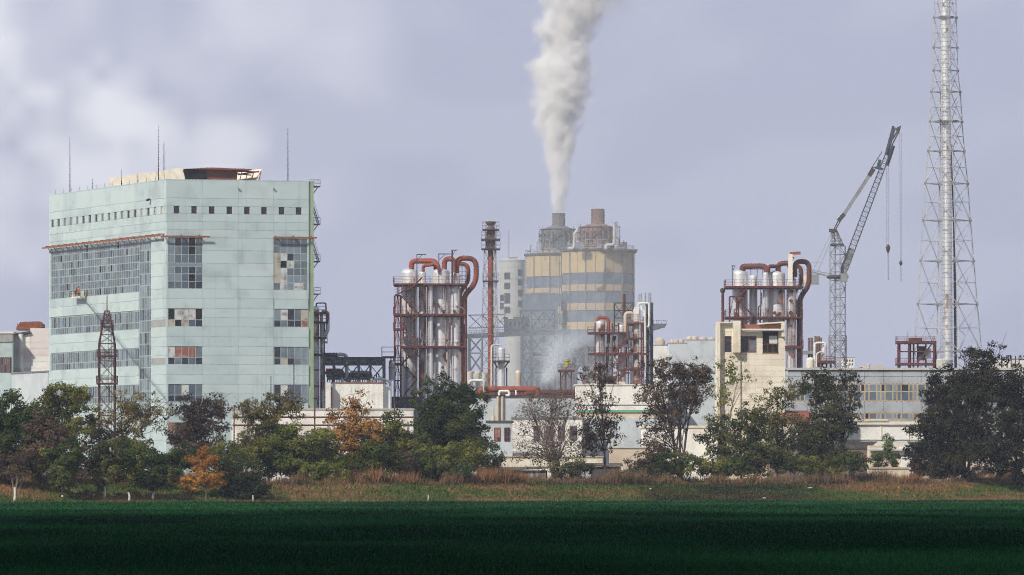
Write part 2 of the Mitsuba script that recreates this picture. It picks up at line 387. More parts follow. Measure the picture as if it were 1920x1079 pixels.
rg = np.random.default_rng(11)
def scatter_field(n, y0, y1, pad):
    y = np.sqrt(rg.uniform(y0 ** 2, y1 ** 2, n)); x = rg.uniform(-1, 1, n) * (y * .0905 + pad)
    y = np.where(y > edge_y(x) - .5, rg.uniform(y0, y0 + 80, n), y)
    return np.stack([x, y, x * 0 - .02], 1)
BL = []
for n, y0, y1, hh, ww in ((150000, 104, 190, .17, .035), (110000, 185, 360, .19, .075), (70000, 350, 745, .24, .16)):
    p = scatter_field(n, y0, y1, 3)
    row = meshkit.fbm(np.stack([p[:, 0] * .10, p[:, 1] * .03, p[:, 0] * 0], -1), 3, 2)[:, None]; row = np.clip((row - .34) * 2.6, 0, 1)
    c = np.array([.009, .044, .016]) * (1 - row) + np.array([.024, .108, .034]) * row
    c = c * rg.uniform(.6, 1.35, (n, 1))
    BL.append(blades(p, hh * rg.uniform(.6, 1.2, n), ww * rg.uniform(.7, 1.3, n), c, .4, n))
o = np.cumsum([0] + [len(b[0]) for b in BL[:-1]])
k = put('', 'crop_grass', (np.vstack([b[0] for b in BL]), np.vstack([b[1] + q for b, q in zip(BL, o)])), 'grass', color=np.vstack([b[2] for b in BL]))
labels[k] = {'label': 'short dark green blades of the winter crop covering the field', 'category': 'grass', 'kind': 'stuff'}

# grass of the bank, greener towards the field
n = 90000
x = rg.uniform(-72, 82, n); t = rg.uniform(-1.5, 26, n); y = edge_y(x) + t
g = meshkit.fbm(np.stack([x * .09, t * .22, x * 0], -1), 4, 31) + .06 * (meshkit.noise(np.stack([x * .9, t * .9, x * 0], -1), 5) - .5)
g = np.clip((g - .535) * 7 + .5 * np.clip((t - 9) / 6, 0, 1), 0, 1)[:, None]
c = (np.array([.095, .130, .034]) * (1 - g) + np.array([.27, .155, .075]) * g) * rg.uniform(.55, 1.4, (n, 1))
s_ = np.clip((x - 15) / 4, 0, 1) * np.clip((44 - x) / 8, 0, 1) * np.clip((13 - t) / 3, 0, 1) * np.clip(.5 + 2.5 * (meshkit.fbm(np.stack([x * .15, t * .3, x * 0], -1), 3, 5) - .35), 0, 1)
c = c * (1 - .72 * s_[:, None]) + np.array([.010, .009, .010]) * s_[:, None]  # blades darkened too, the same painted shade strip as on the bank
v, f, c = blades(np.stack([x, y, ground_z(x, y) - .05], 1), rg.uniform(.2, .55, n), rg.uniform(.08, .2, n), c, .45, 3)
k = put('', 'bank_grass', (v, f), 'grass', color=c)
labels[k] = {'label': 'green and straw coloured grass growing on the bank', 'category': 'grass', 'kind': 'stuff'}
# tall dry weeds on the crest and behind it
n = 120000
x = rg.uniform(-74, 88, n); t = 12 + np.abs(rg.normal(0, 9, n)); y = edge_y(x) + t
clump = meshkit.fbm(np.stack([x * .3, t * .25, x * 0], -1), 4, 77)
keep = clump > .40 - .10 * (x > -40); x, y, t, clump = x[keep], y[keep], t[keep], clump[keep]; n = len(x)
h = (.35 + 4.4 * np.clip(clump - .38, 0, .5)) * rg.uniform(.55, 1.25, n)
m = np.clip((meshkit.fbm(np.stack([x * .13, t * .1, x * 0], -1), 3, 12) - .4) * 4, 0, 1)[:, None]
c = (np.array([.32, .165, .085]) * m + np.array([.20, .13, .085]) * (1 - m)) * rg.uniform(.55, 1.5, (n, 1))
gr = rg.random(n) < .10; c[gr] = np.array([.11, .14, .045]) * rg.uniform(.6, 1.3, (gr.sum(), 1))
v, f, c = blades(np.stack([x, y, ground_z(x, y) - .05], 1), h, rg.uniform(.06, .16, n), c, .22, 5)
k = put('', 'dry_weeds', (v, f), 'grass', color=c)
labels[k] = {'label': 'tall rusty brown dry weeds along the crest of the bank', 'category': 'weeds', 'kind': 'stuff'}
# ---------------------------------------------------------------- the tall mint building
rnd = random.Random(5)
Y0 = 950.0
C0 = np.array([X(312, Y0), Y0])
FF = Facade(C0, (math.cos(math.radians(13)), math.sin(math.radians(13))))
FL = Facade(C0, (-math.sin(math.radians(25)), math.cos(math.radians(25))))
B = thing('factory_building', 'tall pale mint panel building with big broken windows and a cream roof shed', 'building')
G0 = 2.1
HR = Z(338, Y0)
LF = FF.hit(579)[0]
LL = FL.hit(92)[0]
def fz(py, px=345): return FF.hit(px, py)[1]
def fs(px): return FF.hit(px)[0]
def lz(py, px): return FL.hit(px, py)[1]
def ls(px): return FL.hit(px)[0]

# openings of the front
fop = []
small_f = [(fs(c - 5.2), fs(c + 5.2), fz(401), fz(387)) for c in (331, 364, 397, 430, 463, 495, 528, 560)]
fop += small_f
big_l = (fs(315), fs(380), fz(542), fz(446)); big_r = (fs(513), fs(577), FF.hit(545, 545)[1], FF.hit(545, 448)[1])
strips_l = [(fs(315), fs(380), fz(b), fz(a)) for a, b in ((579, 613), (650, 684), (721, 754), (793, 826))]
strips_r = [(fs(514), fs(578), FF.hit(545, b)[1], FF.hit(545, a)[1]) for a, b in ((580, 614), (651, 685), (722, 756))]
fop += [big_l, big_r] + strips_l + strips_r
zs = sorted({G0, HR, fz(372), fz(387), fz(401), fz(416), fz(431), fz(446), fz(470), fz(494), fz(518), fz(542), fz(560), fz(579), fz(596), fz(613), fz(632), fz(650), fz(667), fz(684), fz(703), fz(721), fz(738), fz(755), fz(774), fz(793), fz(826), fz(860)})
fx = [0, fs(380), fs(447), fs(513), LF]
cells = merge_cells(fx, zs, fop)
panels(B, FF, cells, ['mint', 'mint', 'mint_b', 'mint_c'], rnd, most=140)
# openings of the left side
lop = []
sp = np.linspace(98.3, 303, 18)
e0, e1 = ls(303), ls(98.3)
small_l = [(s - .62, s + .62, lz(402, 303), lz(388, 303)) for s in np.linspace(e0, e1, 18)]
gs0, gs1 = ls(283), ls(95); gm = ls(260)
big_s = (gs0, gs1, lz(548, 262), lz(447, 283))
st = [(gm, gs1, lz(618, 260), lz(584, 260)), (gm, gs1, lz(687, 260), lz(653.6, 260)), (gm, gs1, lz(755, 260), lz(722, 260))]
ver = (gs0, gm, lz(800, 270), big_s[2])
lop = small_l + [big_s, ver] + st
lx = np.linspace(ls(308), LL, 9)
lx = np.concatenate([[0], lx])
zl = sorted(set([G0] + zs[1:]))
cells = merge_cells(lx, zl, lop)
panels(B, FL, cells, ['mint', 'mint_c', 'mint_c', 'mint_b'], rnd, most=160)
# body behind the panels: dark joint backing, the far sides and the roof
q = [FF.pt(.22, 0, -.35)[:2], FF.pt(LF, 0, -.35)[:2], FF.pt(LF, 0, -.35)[:2] + FL.u * (LL - .3), FL.pt(LL, 0, -.35)[:2]]
q[0] = C0 - FF.n * .36 - FL.n * .36
body = MB().slab([[*p, G0 - .3] for p in q], (0, 0, HR - G0 - .25))
put(B, 'wall_backing', body, 'joint')
rs = MB()
r0, r1 = FF.pt(LF, 0, -.35)[:2], FF.pt(LF, 0, -.35)[:2] + FL.u * (LL - .3)
FR = Facade(r0, FL.u); FR.n = np.array([FL.u[1], -FL.u[0]])
if FR.n @ FF.u < 0: FR.n = -FR.n
FR.box(rs, 0, LL, G0, HR, .02, .30)
put(B, 'side_wall', rs, 'mint_b')
rf = MB().slab([[*p, HR - .5] for p in q], (0, 0, .18)); put(B, 'roof', rf, 'dark_roof')
cp = MB()
FF.box(cp, -.05, LF + .3, HR, HR + .14, -.3, .08); FL.box(cp, .1, LL, HR + .003, HR + .143, -.3, .08)
put(B, 'coping', cp, 'mint_b')
put(B, 'corner_trim', FF.box(MB(), LF + .31, LF + .82, G0, HR + .1, -.5, .10), 'green_trim', label='light green strip down the right corner')
# small square windows
for i, (a, b, c, d) in enumerate(small_f):
    window(B, FF, a, b, c, d, 1, 1, lambda i, j: 'pane_dark', 'frame_brown', .08, inset=.22)
tl = random.Random(3)
for i, (a, b, c, d) in enumerate(small_l):
    t = 'pane_white' if i in (0, 1, 3) else tl.choice(['pane_grey', 'pane_dark', 'pane_dark', 'pane_pale'])
    window(B, FL, a, b, c, d, 1, 1, lambda i, j, t=t: t, 'frame_brown', .10, inset=.22)
# big front windows
D_, G_, P_, W_, C_, R_, N_ = 'pane_dark', 'pane_grey', 'pane_pale', 'pane_white', 'pane_cream', 'pane_red', None
def lookup(rows):
    """rows of letters from the top down"""
    key = {'d': D_, 'g': G_, 'p': P_, 'w': W_, 'c': C_, 'r': R_, 'n': None, 'b': 'pane_blue'}
    n = len(rows)
    return lambda i, j: key[rows[n - 1 - j][i]]
H = big_l[3] - big_l[2]
zsp0, zsp1 = fz(500), fz(494)
window(B, FF, big_l[0], big_l[1], zsp1, big_l[3], 5, 3, lookup(['pdbng', 'pgbng', 'pggbg']), label='tall left window with dark panes')
window(B, FF, big_l[0], big_l[1], big_l[2], zsp0, 5, 3, lookup(['pbbdg', 'ppbnb', 'bgbdd']))
put(B, 'spandrel', FF.box(MB(), big_l[0], big_l[1], zsp0 + .02, zsp1 - .02, -.3, -.1), 'pane_pale')
window(B, FF, *big_r, 5, 7, lookup(['gbbbg', 'gpppg', 'cwdgp', 'cnwgg', 'cwggg', 'cwppp', 'gwpww']), label='tall right window with white and cream covered panes')
tops = {0: ['nwwwn', 'cncbd'], 1: ['wrrrg', 'dgdbd'], 2: ['bgwbg', 'ddbbb'], 3: ['rdrdd', 'ddddd']}
for i, s in enumerate(strips_l):
    window(B, FF, *s, 5, [0, .38, 1], lookup(tops[i]))
topr = {0: ['pwdgc', 'dgddr'], 1: ['dggpp', 'dcdgp'], 2: ['dwbbp', 'dgbbp']}
for i, s in enumerate(strips_r):
    window(B, FF, *s, 5, [0, .38, 1], lookup(topr[i]))
# glazing of the left side
gl = random.Random(9)
def gtone(i, j, pd=.12):
    r = gl.random()
    v = (i * 7 // 11) % 3
    return ('pane_dark' if r < pd * .5 else 'pane_blue' if r < .44 - .08 * v else 'pane_grey' if r < .74 else 'pane_pale' if r < .97 else None)
nb = 4
bs = np.linspace(gm, gs1, nb + 1)
rows7 = np.linspace(0, 1, 8)
for a, b in zip(bs, bs[1:]):
    window(B, FL, a + .02, b - .02, big_s[2], big_s[3], 10, rows7, lambda i, j: gtone(i, j, .08), 'frame_mint', .14, single=False)
for s in st:
    for a, b in zip(bs, bs[1:]):
        window(B, FL, a + .02, b - .02, s[2], s[3], 10, [0, .38, 1], lambda i, j: gtone(i, j, .20), 'frame_mint', .14, single=False)
window(B, FL, gs0, gm - .02, ver[2], big_s[3], 5, int((big_s[3] - ver[2]) / 1.9), lambda i, j: gtone(i, j, .14), 'frame_mint', .16, single=False, label='narrow glazed stair strip from top to bottom')
# grey patches on the corner pier
for a, b in ((600, 613), (672, 684)):
    put(B, 'grey_panel', FL.box(MB(), .35, gs0 - .25, lz(b, 300), lz(a, 300), -.05, .07), 'grey_patch')
# orange monorail beams on brackets above the tall glazing
def rail(fc, s0, s1, z, name='monorail_beam'):
    m = MB(); fc.box(m, s0, s1, z - .13, z + .13, .80, .98)
    put(B, name, m, 'orange_rail')
    br = MB()
    for s in np.arange(min(s0, s1) + .4, max(s0, s1), 3.0):
        fc.box(br, s - .09, s + .09, z + .135, z + .30, -.1, 1.1); br.bar(fc.pt(s, z - .9, 0), fc.pt(s, z + .1, .8), .10)
    put(B, 'rail_bracket', br, 'orange_rail', stuff=True)
rail(FF, -1.0, fs(392), fz(444.5)); rail(FF, fs(511), LF + 1.2, FF.hit(545, 446.5)[1]); rail(FL, .6, LL + 1.0, lz(443, 300))
# roof shed: cream wind sheets leaning outwards along both sides, rusty end
wdir = FL.u; udir = FF.u
e = lambda px: fs(px) * 1.0
def rp(s, w, z): # point on the roof: s along the front, w metres back
    p = FF.c + udir * s + wdir * w
    return np.array([p[0], p[1], z])
w0, w1 = 1.2, 36.0
sh = Z(316, Y0 + 2) - HR
sa, sb = fs(352), fs(461)
seg = 16
for i in range(seg):
    a, b = w0 + (w1 - w0) * i / seg + .05, w0 + (w1 - w0) * (i + 1) / seg - .05
    j0 = rnd.uniform(-.05, .05)
    m = MB().slab([rp(sa, a, HR + .1), rp(sa, b, HR + .1), rp(sa - .45 + j0, b, HR + sh + .05 + j0), rp(sa - .45 + j0, a, HR + sh + .05 + j0)], np.array([*udir, 0]) * .08)
    put(B, 'shed_sheet', m, 'cream_sheet')
    if i > 0: continue
shed = MB()
shed.slab([rp(sa + .3, w0 + .3, HR - .3), rp(sa + 8.9, w0 + .3, HR - .3), rp(sa + 9.0, w0 + .3, HR + sh - .25), rp(sa - .02, w0 + .3, HR + sh - .25)], np.array([*wdir, 0]) * 33)
put(B, 'shed_body', shed, 'roof_red')
m = MB().slab([rp(sa + .15, w0 - .1, HR + .25), rp(sa + 3.6, w0 - .1, HR + .25), rp(sa + 3.6, w0 - .1, HR + sh - .45), rp(sa - .35, w0 - .1, HR + sh - .45)], np.array([*wdir, 0]) * .35)
put(B, 'shed_opening', m, 'inside')
m = MB().slab([rp(sa - .32, w0 - .8, HR + sh - .17), rp(sa + 4, w0 - .8, HR + sh + .12), rp(sa + 11.0, w0 - .8, HR + sh - .05), rp(sa + 11.0, w0 - .8, HR + sh - .30), rp(sa + 4, w0 - .8, HR + sh - .12)], np.array([*wdir, 0]) * 34.5)
put(B, 'shed_roof', m, 'roof_red')
fr = MB()
for s in (9.2, 10.2, 11.2):
    fr.bar(rp(sa + s, w0, HR - .2), rp(sa + s + .5, w0, HR + sh - .3), .14)
fr.bar(rp(sa + 9, w0, HR + 1.1), rp(sa + 12.6, w0, HR + sh - .4), .25); fr.bar(rp(sa + 9, w0, HR + sh - .4), rp(sa + 12.6, w0, HR + sh - .5), .2); fr.bar(rp(sa + 9, w0 + 3, HR + 1.5), rp(sa + 12.4, w0 + 3, HR + 1.2), .2)
fr.bar(rp(sa + 12.5, w0, HR - .2), rp(sa + 12.9, w0, HR + sh - .3), .16)
put(B, 'shed_frame', fr, 'roof_red')
for i in range(8):
    a, b = w0 + 33 * i / 8 + .05, w0 + 33 * (i + 1) / 8 - .05
    m = MB().slab([rp(sa + 12.1, a, HR - .1), rp(sa + 12.1, b, HR - .1), rp(sa + 13.1, b, HR + sh + .05), rp(sa + 13.1, a, HR + sh + .05)], np.array([*udir, 0]) * .08)
    put(B, 'shed_sheet', m, 'cream_sheet')
# lightning rods and the small posts on the roof edge
def rod(fc, px, pb, pt, d=-.6, r=.07):
    s, z0 = fc.hit(px, pb); z1 = fc.hit(px, pt)[1]
    m = MB().tube([fc.pt(s, min(z0, HR - .3), d), fc.pt(s, z0 + (z1 - z0) * .4, d), fc.pt(s, z1, d)], [r * 1.5, r, r * .45], 6)
    put(B, 'lightning_rod', m, 'dark_steel')
rod(FL, 125, 362, 258); rod(FL, 291, 341, 238); rod(FF, 541, 339, 240)
m = MB().tube([rp(fs(365), 14, HR + sh - .5), rp(fs(365), 14, HR + sh + 5.0)], [.09, .04], 6); put(B, 'lightning_rod', m, 'dark_steel')
for px, t in ((168, 335), (223, 318), (253, 326)): rod(FL, px, 352, t, -.5, .06)
m = MB()
for s0 in np.arange(2, LL, 4.0): m.tube([FL.pt(s0, HR, -.4), FL.pt(s0, HR + .9, -.4)], .03, 5)
put(B, 'roof_post', m, 'dark_steel', stuff=True)
for px in (447, 513):
    s, z = FF.hit(px, 356); put(B, 'wall_lamp', MB().bar(FF.pt(s, z, 0), FF.pt(s, z + .2, .3), .12).box(FF.pt(s, z + .1, .35), (.3, .2, .18), FF.rz), 'grey_steel')
s, z = FL.hit(283, 376); put(B, 'wall_lamp', MB().bar(FL.pt(s, z, 0), FL.pt(s, z + .25, .5), .2).box(FL.pt(s, z, .6), (.5, .4, .3), FL.rz), 'dark_steel')
# outside stairs on the right wall
def stair_landing(py, dark='dark_steel', flight=True, up=56):
    z = Z(py, 955); m = MB(); d0 = .32; q0, q1, D = .3, 2.2, 2.3
    FR.box(m, q0, q1, z - .12, z + .06, d0, D)
    for s in (q0 + .1, q1 - .1): m.bar(FR.pt(s, z - 2.2, d0), FR.pt(s, z - .1, D - .4), .12)
    put(B, 'stair_landing', m, dark)
    m = MB()
    for h in (.55, 1.1): m.bar(FR.pt(q0, z + h, D), FR.pt(q1, z + h, D), .06); m.bar(FR.pt(q0, z + h, d0), FR.pt(q0, z + h, D), .06)
    for d in (d0 + .1, D * .5, D): m.bar(FR.pt(q0, z, d), FR.pt(q0, z + 1.1, d), .06)
    put(B, 'landing_rail', m, dark)
    if flight:
        m = MB(); t = z + up * 955 / F
        for dd in (0, .7): m.bar(FR.pt(q0 + dd, z, D - .2), FR.pt(q0 + dd, t, .35), .12); m.bar(FR.pt(q0 + dd, z + 1, D - .2), FR.pt(q0 + dd, t + 1, .35), .05)
        for u in np.linspace(0, 1, 18): m.bar(FR.pt(q0, z + (t - z) * u, D - .2 - (D - .55) * u), FR.pt(q0 + .7, z + (t - z) * u, D - .2 - (D - .55) * u), .07)
        put(B, 'stair_flight', m, dark)
stair_landing(420); stair_landing(490); stair_landing(551, flight=False); stair_landing(349, flight=False)

# the hanging work platform on the left side, with its two painters
kz = FL.hit(155, 561); ks = kz[0]; zf = kz[1] + .35
CR = thing('work_cradle', 'small pale hanging work platform on ropes before the tall left glazing', 'work platform')
m = MB(); FL.box(m, ks - 2.3, ks + 2.3, zf - .18, zf, .5, 1.35); put(CR, 'floor', m, 'cream_sheet')
m = MB()
for s in (-2.25, -.8, .8, 2.25):
    for d in (.53, 1.32): m.bar(FL.pt(ks + s, zf, d), FL.pt(ks + s, zf + 1.1, d), .07)
for d in (.53, 1.32):
    for h in (.55, 1.1): m.bar(FL.pt(ks - 2.25, zf + h, d), FL.pt(ks + 2.25, zf + h, d), .06)
put(CR, 'guard_rail', m, 'pipe_brown')
m = MB()
for s in (-2.1, 2.1): m.bar(FL.pt(ks + s, zf + 1.1, .93), FL.pt(ks + s, lz(443, 300) - .14, .89), .035)
put(CR, 'rope', m, 'dark_steel')
put(CR, 'winch', FL.box(MB(), ks - 2.2, ks - 1.75, zf + .02, zf + 1.0, .6, 1.2), 'white_wall'); put(CR, 'winch', FL.box(MB(), ks + 1.8, ks + 2.2, zf + .02, zf + .9, .6, 1.2), 'white_wall')
# ---------------------------------------------------------------- steelwork builders
def lattice(parent, bot, top, levels, wl, wb, m, style='x', horiz=True, leg='leg', brace='brace'):
    """four (or three) legs from bot to top corners with bracing; levels are fractions from 0 to 1"""
    bot, top = np.asarray(bot, float), np.asarray(top, float); n = len(bot); wb = wb * .72; wl = wl * .85
    for i in range(n): put(parent, leg, MB().bar(bot[i], top[i], wl), m)
    L = [bot + (top - bot) * t for t in levels]
    br = MB()
    for k, (a, b) in enumerate(zip(L, L[1:])):
        for i in range(n):
            j = (i + 1) % n
            if horiz: br.bar(b[i], b[j], wb)
            if style == 'x': br.bar(a[i], b[j], wb * .8); br.bar(a[j], b[i], wb * .8)
            elif style == 'z': br.bar(*((a[i], b[j]) if (k + i) % 2 else (a[j], b[i])), wb * .8)
            elif style == 'k':
                mid = (b[i] + b[j]) / 2; br.bar(a[i], mid, wb * .8); br.bar(a[j], mid, wb * .8)
            elif style == 'd':
                ma, mb_, c = (a[i] + a[j]) / 2, (b[i] + b[j]) / 2, None
                h = (a + b) / 2
                br.bar(a[i], (h[i] + h[j]) / 2, wb * .8); br.bar(a[j], (h[i] + h[j]) / 2, wb * .8); br.bar(b[i], (h[i] + h[j]) / 2, wb * .8); br.bar(b[j], (h[i] + h[j]) / 2, wb * .8); br.bar(h[i], h[j], wb * .7)
    put(parent, brace, br, m, stuff=True)

def platform(parent, x0, x1, y0, y1, z, m='red_steel', rail=1.1, thick=.3, step=1.5, w=.045, sides='fblr'):
    put(parent, 'platform', MB().box2(x0, x1, y0, y1, z - thick, z), m)
    if not rail: return
    r = MB(); lines = []
    if 'f' in sides: lines.append(((x0, y0), (x1, y0)))
    if 'b' in sides: lines.append(((x0, y1), (x1, y1)))
    if 'l' in sides: lines.append(((x0, y0), (x0, y1)))
    if 'r' in sides: lines.append(((x1, y0), (x1, y1)))
    for a, b in lines:
        a, b = np.array(a), np.array(b); n = max(1, int(np.linalg.norm(b - a) / step))
        for h in (rail * .5, rail): r.bar((*a, z + h), (*b, z + h), w)
        for t in np.linspace(0, 1, n + 1): q = a + (b - a) * t; r.bar((*q, z), (*q, z + rail), w)
    put(parent, 'guard_rail', r, m, stuff=True)

def stairs(parent, p, q, m='red_steel', wid=.8, rail=True):
    p, q = np.asarray(p, float), np.asarray(q, float); mb = MB()
    for d in (0, wid): mb.bar(p + (0, d, 0), q + (0, d, 0), .10, .24)
    for t in np.linspace(.05, .95, 14): c = p + (q - p) * t; mb.box(c + (0, wid / 2, 0), (.28, wid, .05))
    if rail: mb.bar(p + (0, 0, 1.0), q + (0, 0, 1.0), .06); mb.bar(p + (0, 0, .5), q + (0, 0, .5), .05)
    put(parent, 'stair_flight', mb, m)

def ladder(mb, x, y, z0, z1, w=.45):
    mb.bar((x, y, z0), (x, y, z1), .06); mb.bar((x + w, y, z0), (x + w, y, z1), .06)
    for z in np.arange(z0, z1, .6): mb.bar((x, y, z), (x + w, y, z), .04)

def column(name, label, cx, cy, r, z0, z1, m='silver', bands=(), group=None, dome=.55, cap='silver', band_m='rust_sheet', cat='column', n=32):
    t = thing(name, label, cat, group)
    put(t, 'shell', MB().lathe((cx, cy, 0), [(r, z0), (r, z1)], n), m, 40)
    pr = [(r * math.cos(a), z1 + r * dome * math.sin(a)) for a in np.linspace(0, math.pi / 2, 7)]; pr[-1] = (.01, pr[-1][1])
    put(t, 'head', MB().lathe((cx, cy, 0), [(r * 1.012, z1 - .3), (r * 1.012, z1 - .01)] + [(a * 1.012, b) for a, b in pr], n), cap, 40)
    for z in bands:
        put(t, 'flange', MB().lathe((cx, cy, 0), [(r, z - .16), (r * 1.05 + .04, z - .15), (r * 1.05 + .04, z + .15), (r, z + .16)], n), band_m, 40)
    s = MB()
    for z in np.arange(z0 + 2, z1 - .5, 2.05): s.lathe((cx, cy, 0), [(r + .002, z - .035), (r + .022, z - .03), (r + .022, z + .03), (r + .002, z + .035)], n)
    if s.n: put(t, 'seam', s, m, 40, stuff=True)
    return t

def pipe(parent, name, pts, r, m, rad=1.2, n=12):
    return put(parent, name, MB().tube(bend(pts, rad), r, n), m, 50)

GZ = 2.1
# ---------------------------------------------------------------- the two distillation groups
def cluster(Y, ox, spec):
    pass

def PX(px, py, Y, dy=0.0): return P(px, py, Y) + (0, dy, 0)

# --- left group
YA = 1000.0; sA = YA / F
def col_px(name, label, x0, x1, ytop, Y, m='silver', bands=(), group=None, ybot=None, **kw):
    cx, r = X((x0 + x1) / 2, Y), (x1 - x0) / 2 * Y / F
    return column(name, label, cx, Y, r, GZ if ybot is None else Z(ybot, Y), Z(ytop, Y), m, [Z(b, Y) for b in bands], group, **kw)
g1 = 'tall silver columns of the left distillation group'
a1 = col_px('distillation_column', 'wide silver column at the left end of the left group under a red arch', 752, 783, 512, YA + 3.5, 'silver', (536, 593, 652), g1)
a2 = col_px('distillation_column', 'slim rust streaked column second from left in the left group', 785, 799, 513, YA + 2.2, 'silver_rust', (536, 593, 652), g1)
a3 = col_px('distillation_column', 'slim bright column close on the left of the widest column of the left group', 802, 812, 536, YA - 1.5, 'silver', (593, 652), g1)
a4 = col_px('distillation_column', 'wide bright silver column in the middle of the left group', 811, 843, 512, YA + 1.0, 'silver', (536, 594, 653), g1)
a5 = col_px('distillation_column', 'slim silver column at the right end of the left group', 844, 863, 517, YA - .6, 'silver', (536, 594, 653), g1)
y = YA
pipe(a1, 'overhead_pipe', [PX(771, 506, y, 3), PX(771, 489, y, 3), PX(817, 489, y, 2), PX(818, 509, y, 1)], .48, 'pipe_red', 1.6)
pipe(a2, 'overhead_pipe', [PX(793, 511, y, 2), PX(793, 498, y, 2), PX(823, 496, y, -.8), PX(823, 512, y, -.8)], .30, 'pipe_red', 1.0)
pipe(a4, 'overhead_pipe', [PX(833, 508, y, .6), PX(833, 486, y, .6), PX(852, 486, y, -.5), PX(854, 514, y, -.5)], .46, 'pipe_red', 1.4)
pipe(a5, 'overhead_pipe', [PX(856, 513, y, -.6), PX(857, 485, y, -.6), PX(893, 485, y, .2), PX(893, 531, y, .2), PX(868, 557, y, .4), PX(868, 716, y, .4), PX(868, 760, y, .4)], .47, 'pipe_red', 1.8)
pipe(a5, 'overhead_pipe', [PX(849, 494, y, 2.6), PX(878, 494, y, 2.6), PX(878, 529, y, 2.6), PX(862, 547, y, 2.6), PX(862, 760, y, 2.6)], .36, 'pipe_red', 1.5)
fa = thing('steel_stair_tower', 'dark red steel stairs, frames and platforms around the left silver columns', 'stair tower')
def fbar(px, y0, y1, dy, w=.28):
    return put(fa, 'post', MB().bar(PX(px, y0, y, dy), PX(px, y1, y, dy), w), 'red_steel')
for px in (740.5, 752): fbar(px, 556, 760, -2.6); fbar(px, 556, 760, 1.0, .22)
for px in (762, 801, 843, 874): fbar(px, 532, 760, -2.4, .13)
for px in (745, 800, 850, 874): fbar(px, 532, 760, 6.2, .2)
for py, x0, x1 in ((533, 738, 875), (590, 738, 875), (650, 752, 875)):
    platform(fa, X(x0, y), X(x1, y), y - 2.9, y + 6.5, Z(py, y), thick=.32, rail=1.2)
platform(fa, X(738, y), X(756, y), y - 2.9, y + 1, Z(618, y)); platform(fa, X(738, y), X(757, y), y - 2.9, y + 1, Z(683, y)); platform(fa, X(738, y), X(790, y), y - 2.9, y + 1, Z(745, y), thick=.5, rail=0)
m = MB()
for py in (556, 590, 618, 650, 683, 715): m.bar(PX(740.5, py, y, -2.6), PX(752, py, y, -2.6), .22)
for a, b in ((556, 590), (590, 618), (618, 650), (650, 683), (683, 715), (715, 745)): m.bar(PX(740.5, b, y, -2.6), PX(746, a, y, -2.6), .12); m.bar(PX(752, b, y, -2.6), PX(746, a, y, -2.6), .12)
put(fa, 'brace', m, 'red_steel', stuff=True)
for p, q in (((753, 557), (786, 590)), ((786, 591), (754, 618)), ((753, 619), (787, 651)), ((787, 652), (754, 683)), ((754, 684), (782, 713)), ((782, 714), (757, 743)), ((741, 556), (774, 540)), ((774, 540), (792, 522))):
    stairs(fa, PX(*p, y, -3.6), PX(*q, y, -3.6))
for px, t, b, arm in ((782, 478, 533, 17), (823, 477, 533, 22), (848, 470, 533, 10)):
    m = MB().bar(PX(px, b, y, -2), PX(px, t, y, -2), .3 if px == 848 else .15); m.bar(PX(px, t + .8, y, -2), PX(px + arm, t + .8, y, -2), .15); m.bar(PX(px, t + 12, y, -2), PX(px + arm * .6, t + 1, y, -2), .1)
    put(fa, 'davit', m, 'dark_steel')
m = MB()
for px in (745, 768, 790, 865, 871): ladder(m, X(px, y), y - 3.0, Z(590, y), Z(533, y))
for px in (860, 866, 872): m.bar(PX(px, 497, y, 3), PX(px, 530, y, 3), .1)
for py in (500, 508, 516, 524): m.bar(PX(858, py, y, 3), PX(875, py, y, 3), .07)
put(fa, 'ladder', m, 'red_steel', stuff=True)
# manholes, nozzles and small bore pipes that show against the shells
rnd = random.Random(77)
for par, x0, x1, dy in ((a4, 814, 840, -1.8), (a1, 756, 780, 1.3), (a5, 846, 861, -1.7)):
    for py in (545, 572, 585, 610, 640, 668, 690):
        px = rnd.uniform(x0 + 3, x1 - 3); c = PX(px, py, YA, dy)
        put(par, 'nozzle', MB().tube([c + (0, .9, 0), c + (0, -.15, 0)], .28, 10), rnd.choice(['pipe_brown', 'rust_sheet', 'silver']), 50)
    for i in range(2):
        px = rnd.uniform(x0, x1); pipe(par, 'riser', [PX(px, 520 + 10 * i, YA, dy - .3), PX(px, 655, YA, dy - .3), PX(px + 4, 662, YA, dy - .3), PX(px + 4, 745, YA, dy - .3)], .09, rnd.choice(['grey_steel', 'rust_sheet']), .4, 8)
w0 = thing('condenser', 'dark corrugated duct housing under the left silver columns', 'duct housing')
m = MB()
for i in range(22): m.tube([PX(737 + i * 2.6, 748, YA, -6), PX(737 + i * 2.6, 768, YA, -6)], .14, 8)
put(w0, 'rib', m, 'blue_steel', 50, stuff=True); put(w0, 'roof', MB().box2(X(735, YA), X(796, YA), YA - 6.5, YA, Z(748, YA), Z(745.5, YA)), 'dark_steel'); put(w0, 'body', MB().box2(X(737, YA), X(794, YA), YA - 5.8, YA, GZ, Z(749, YA)), 'grey_steel')

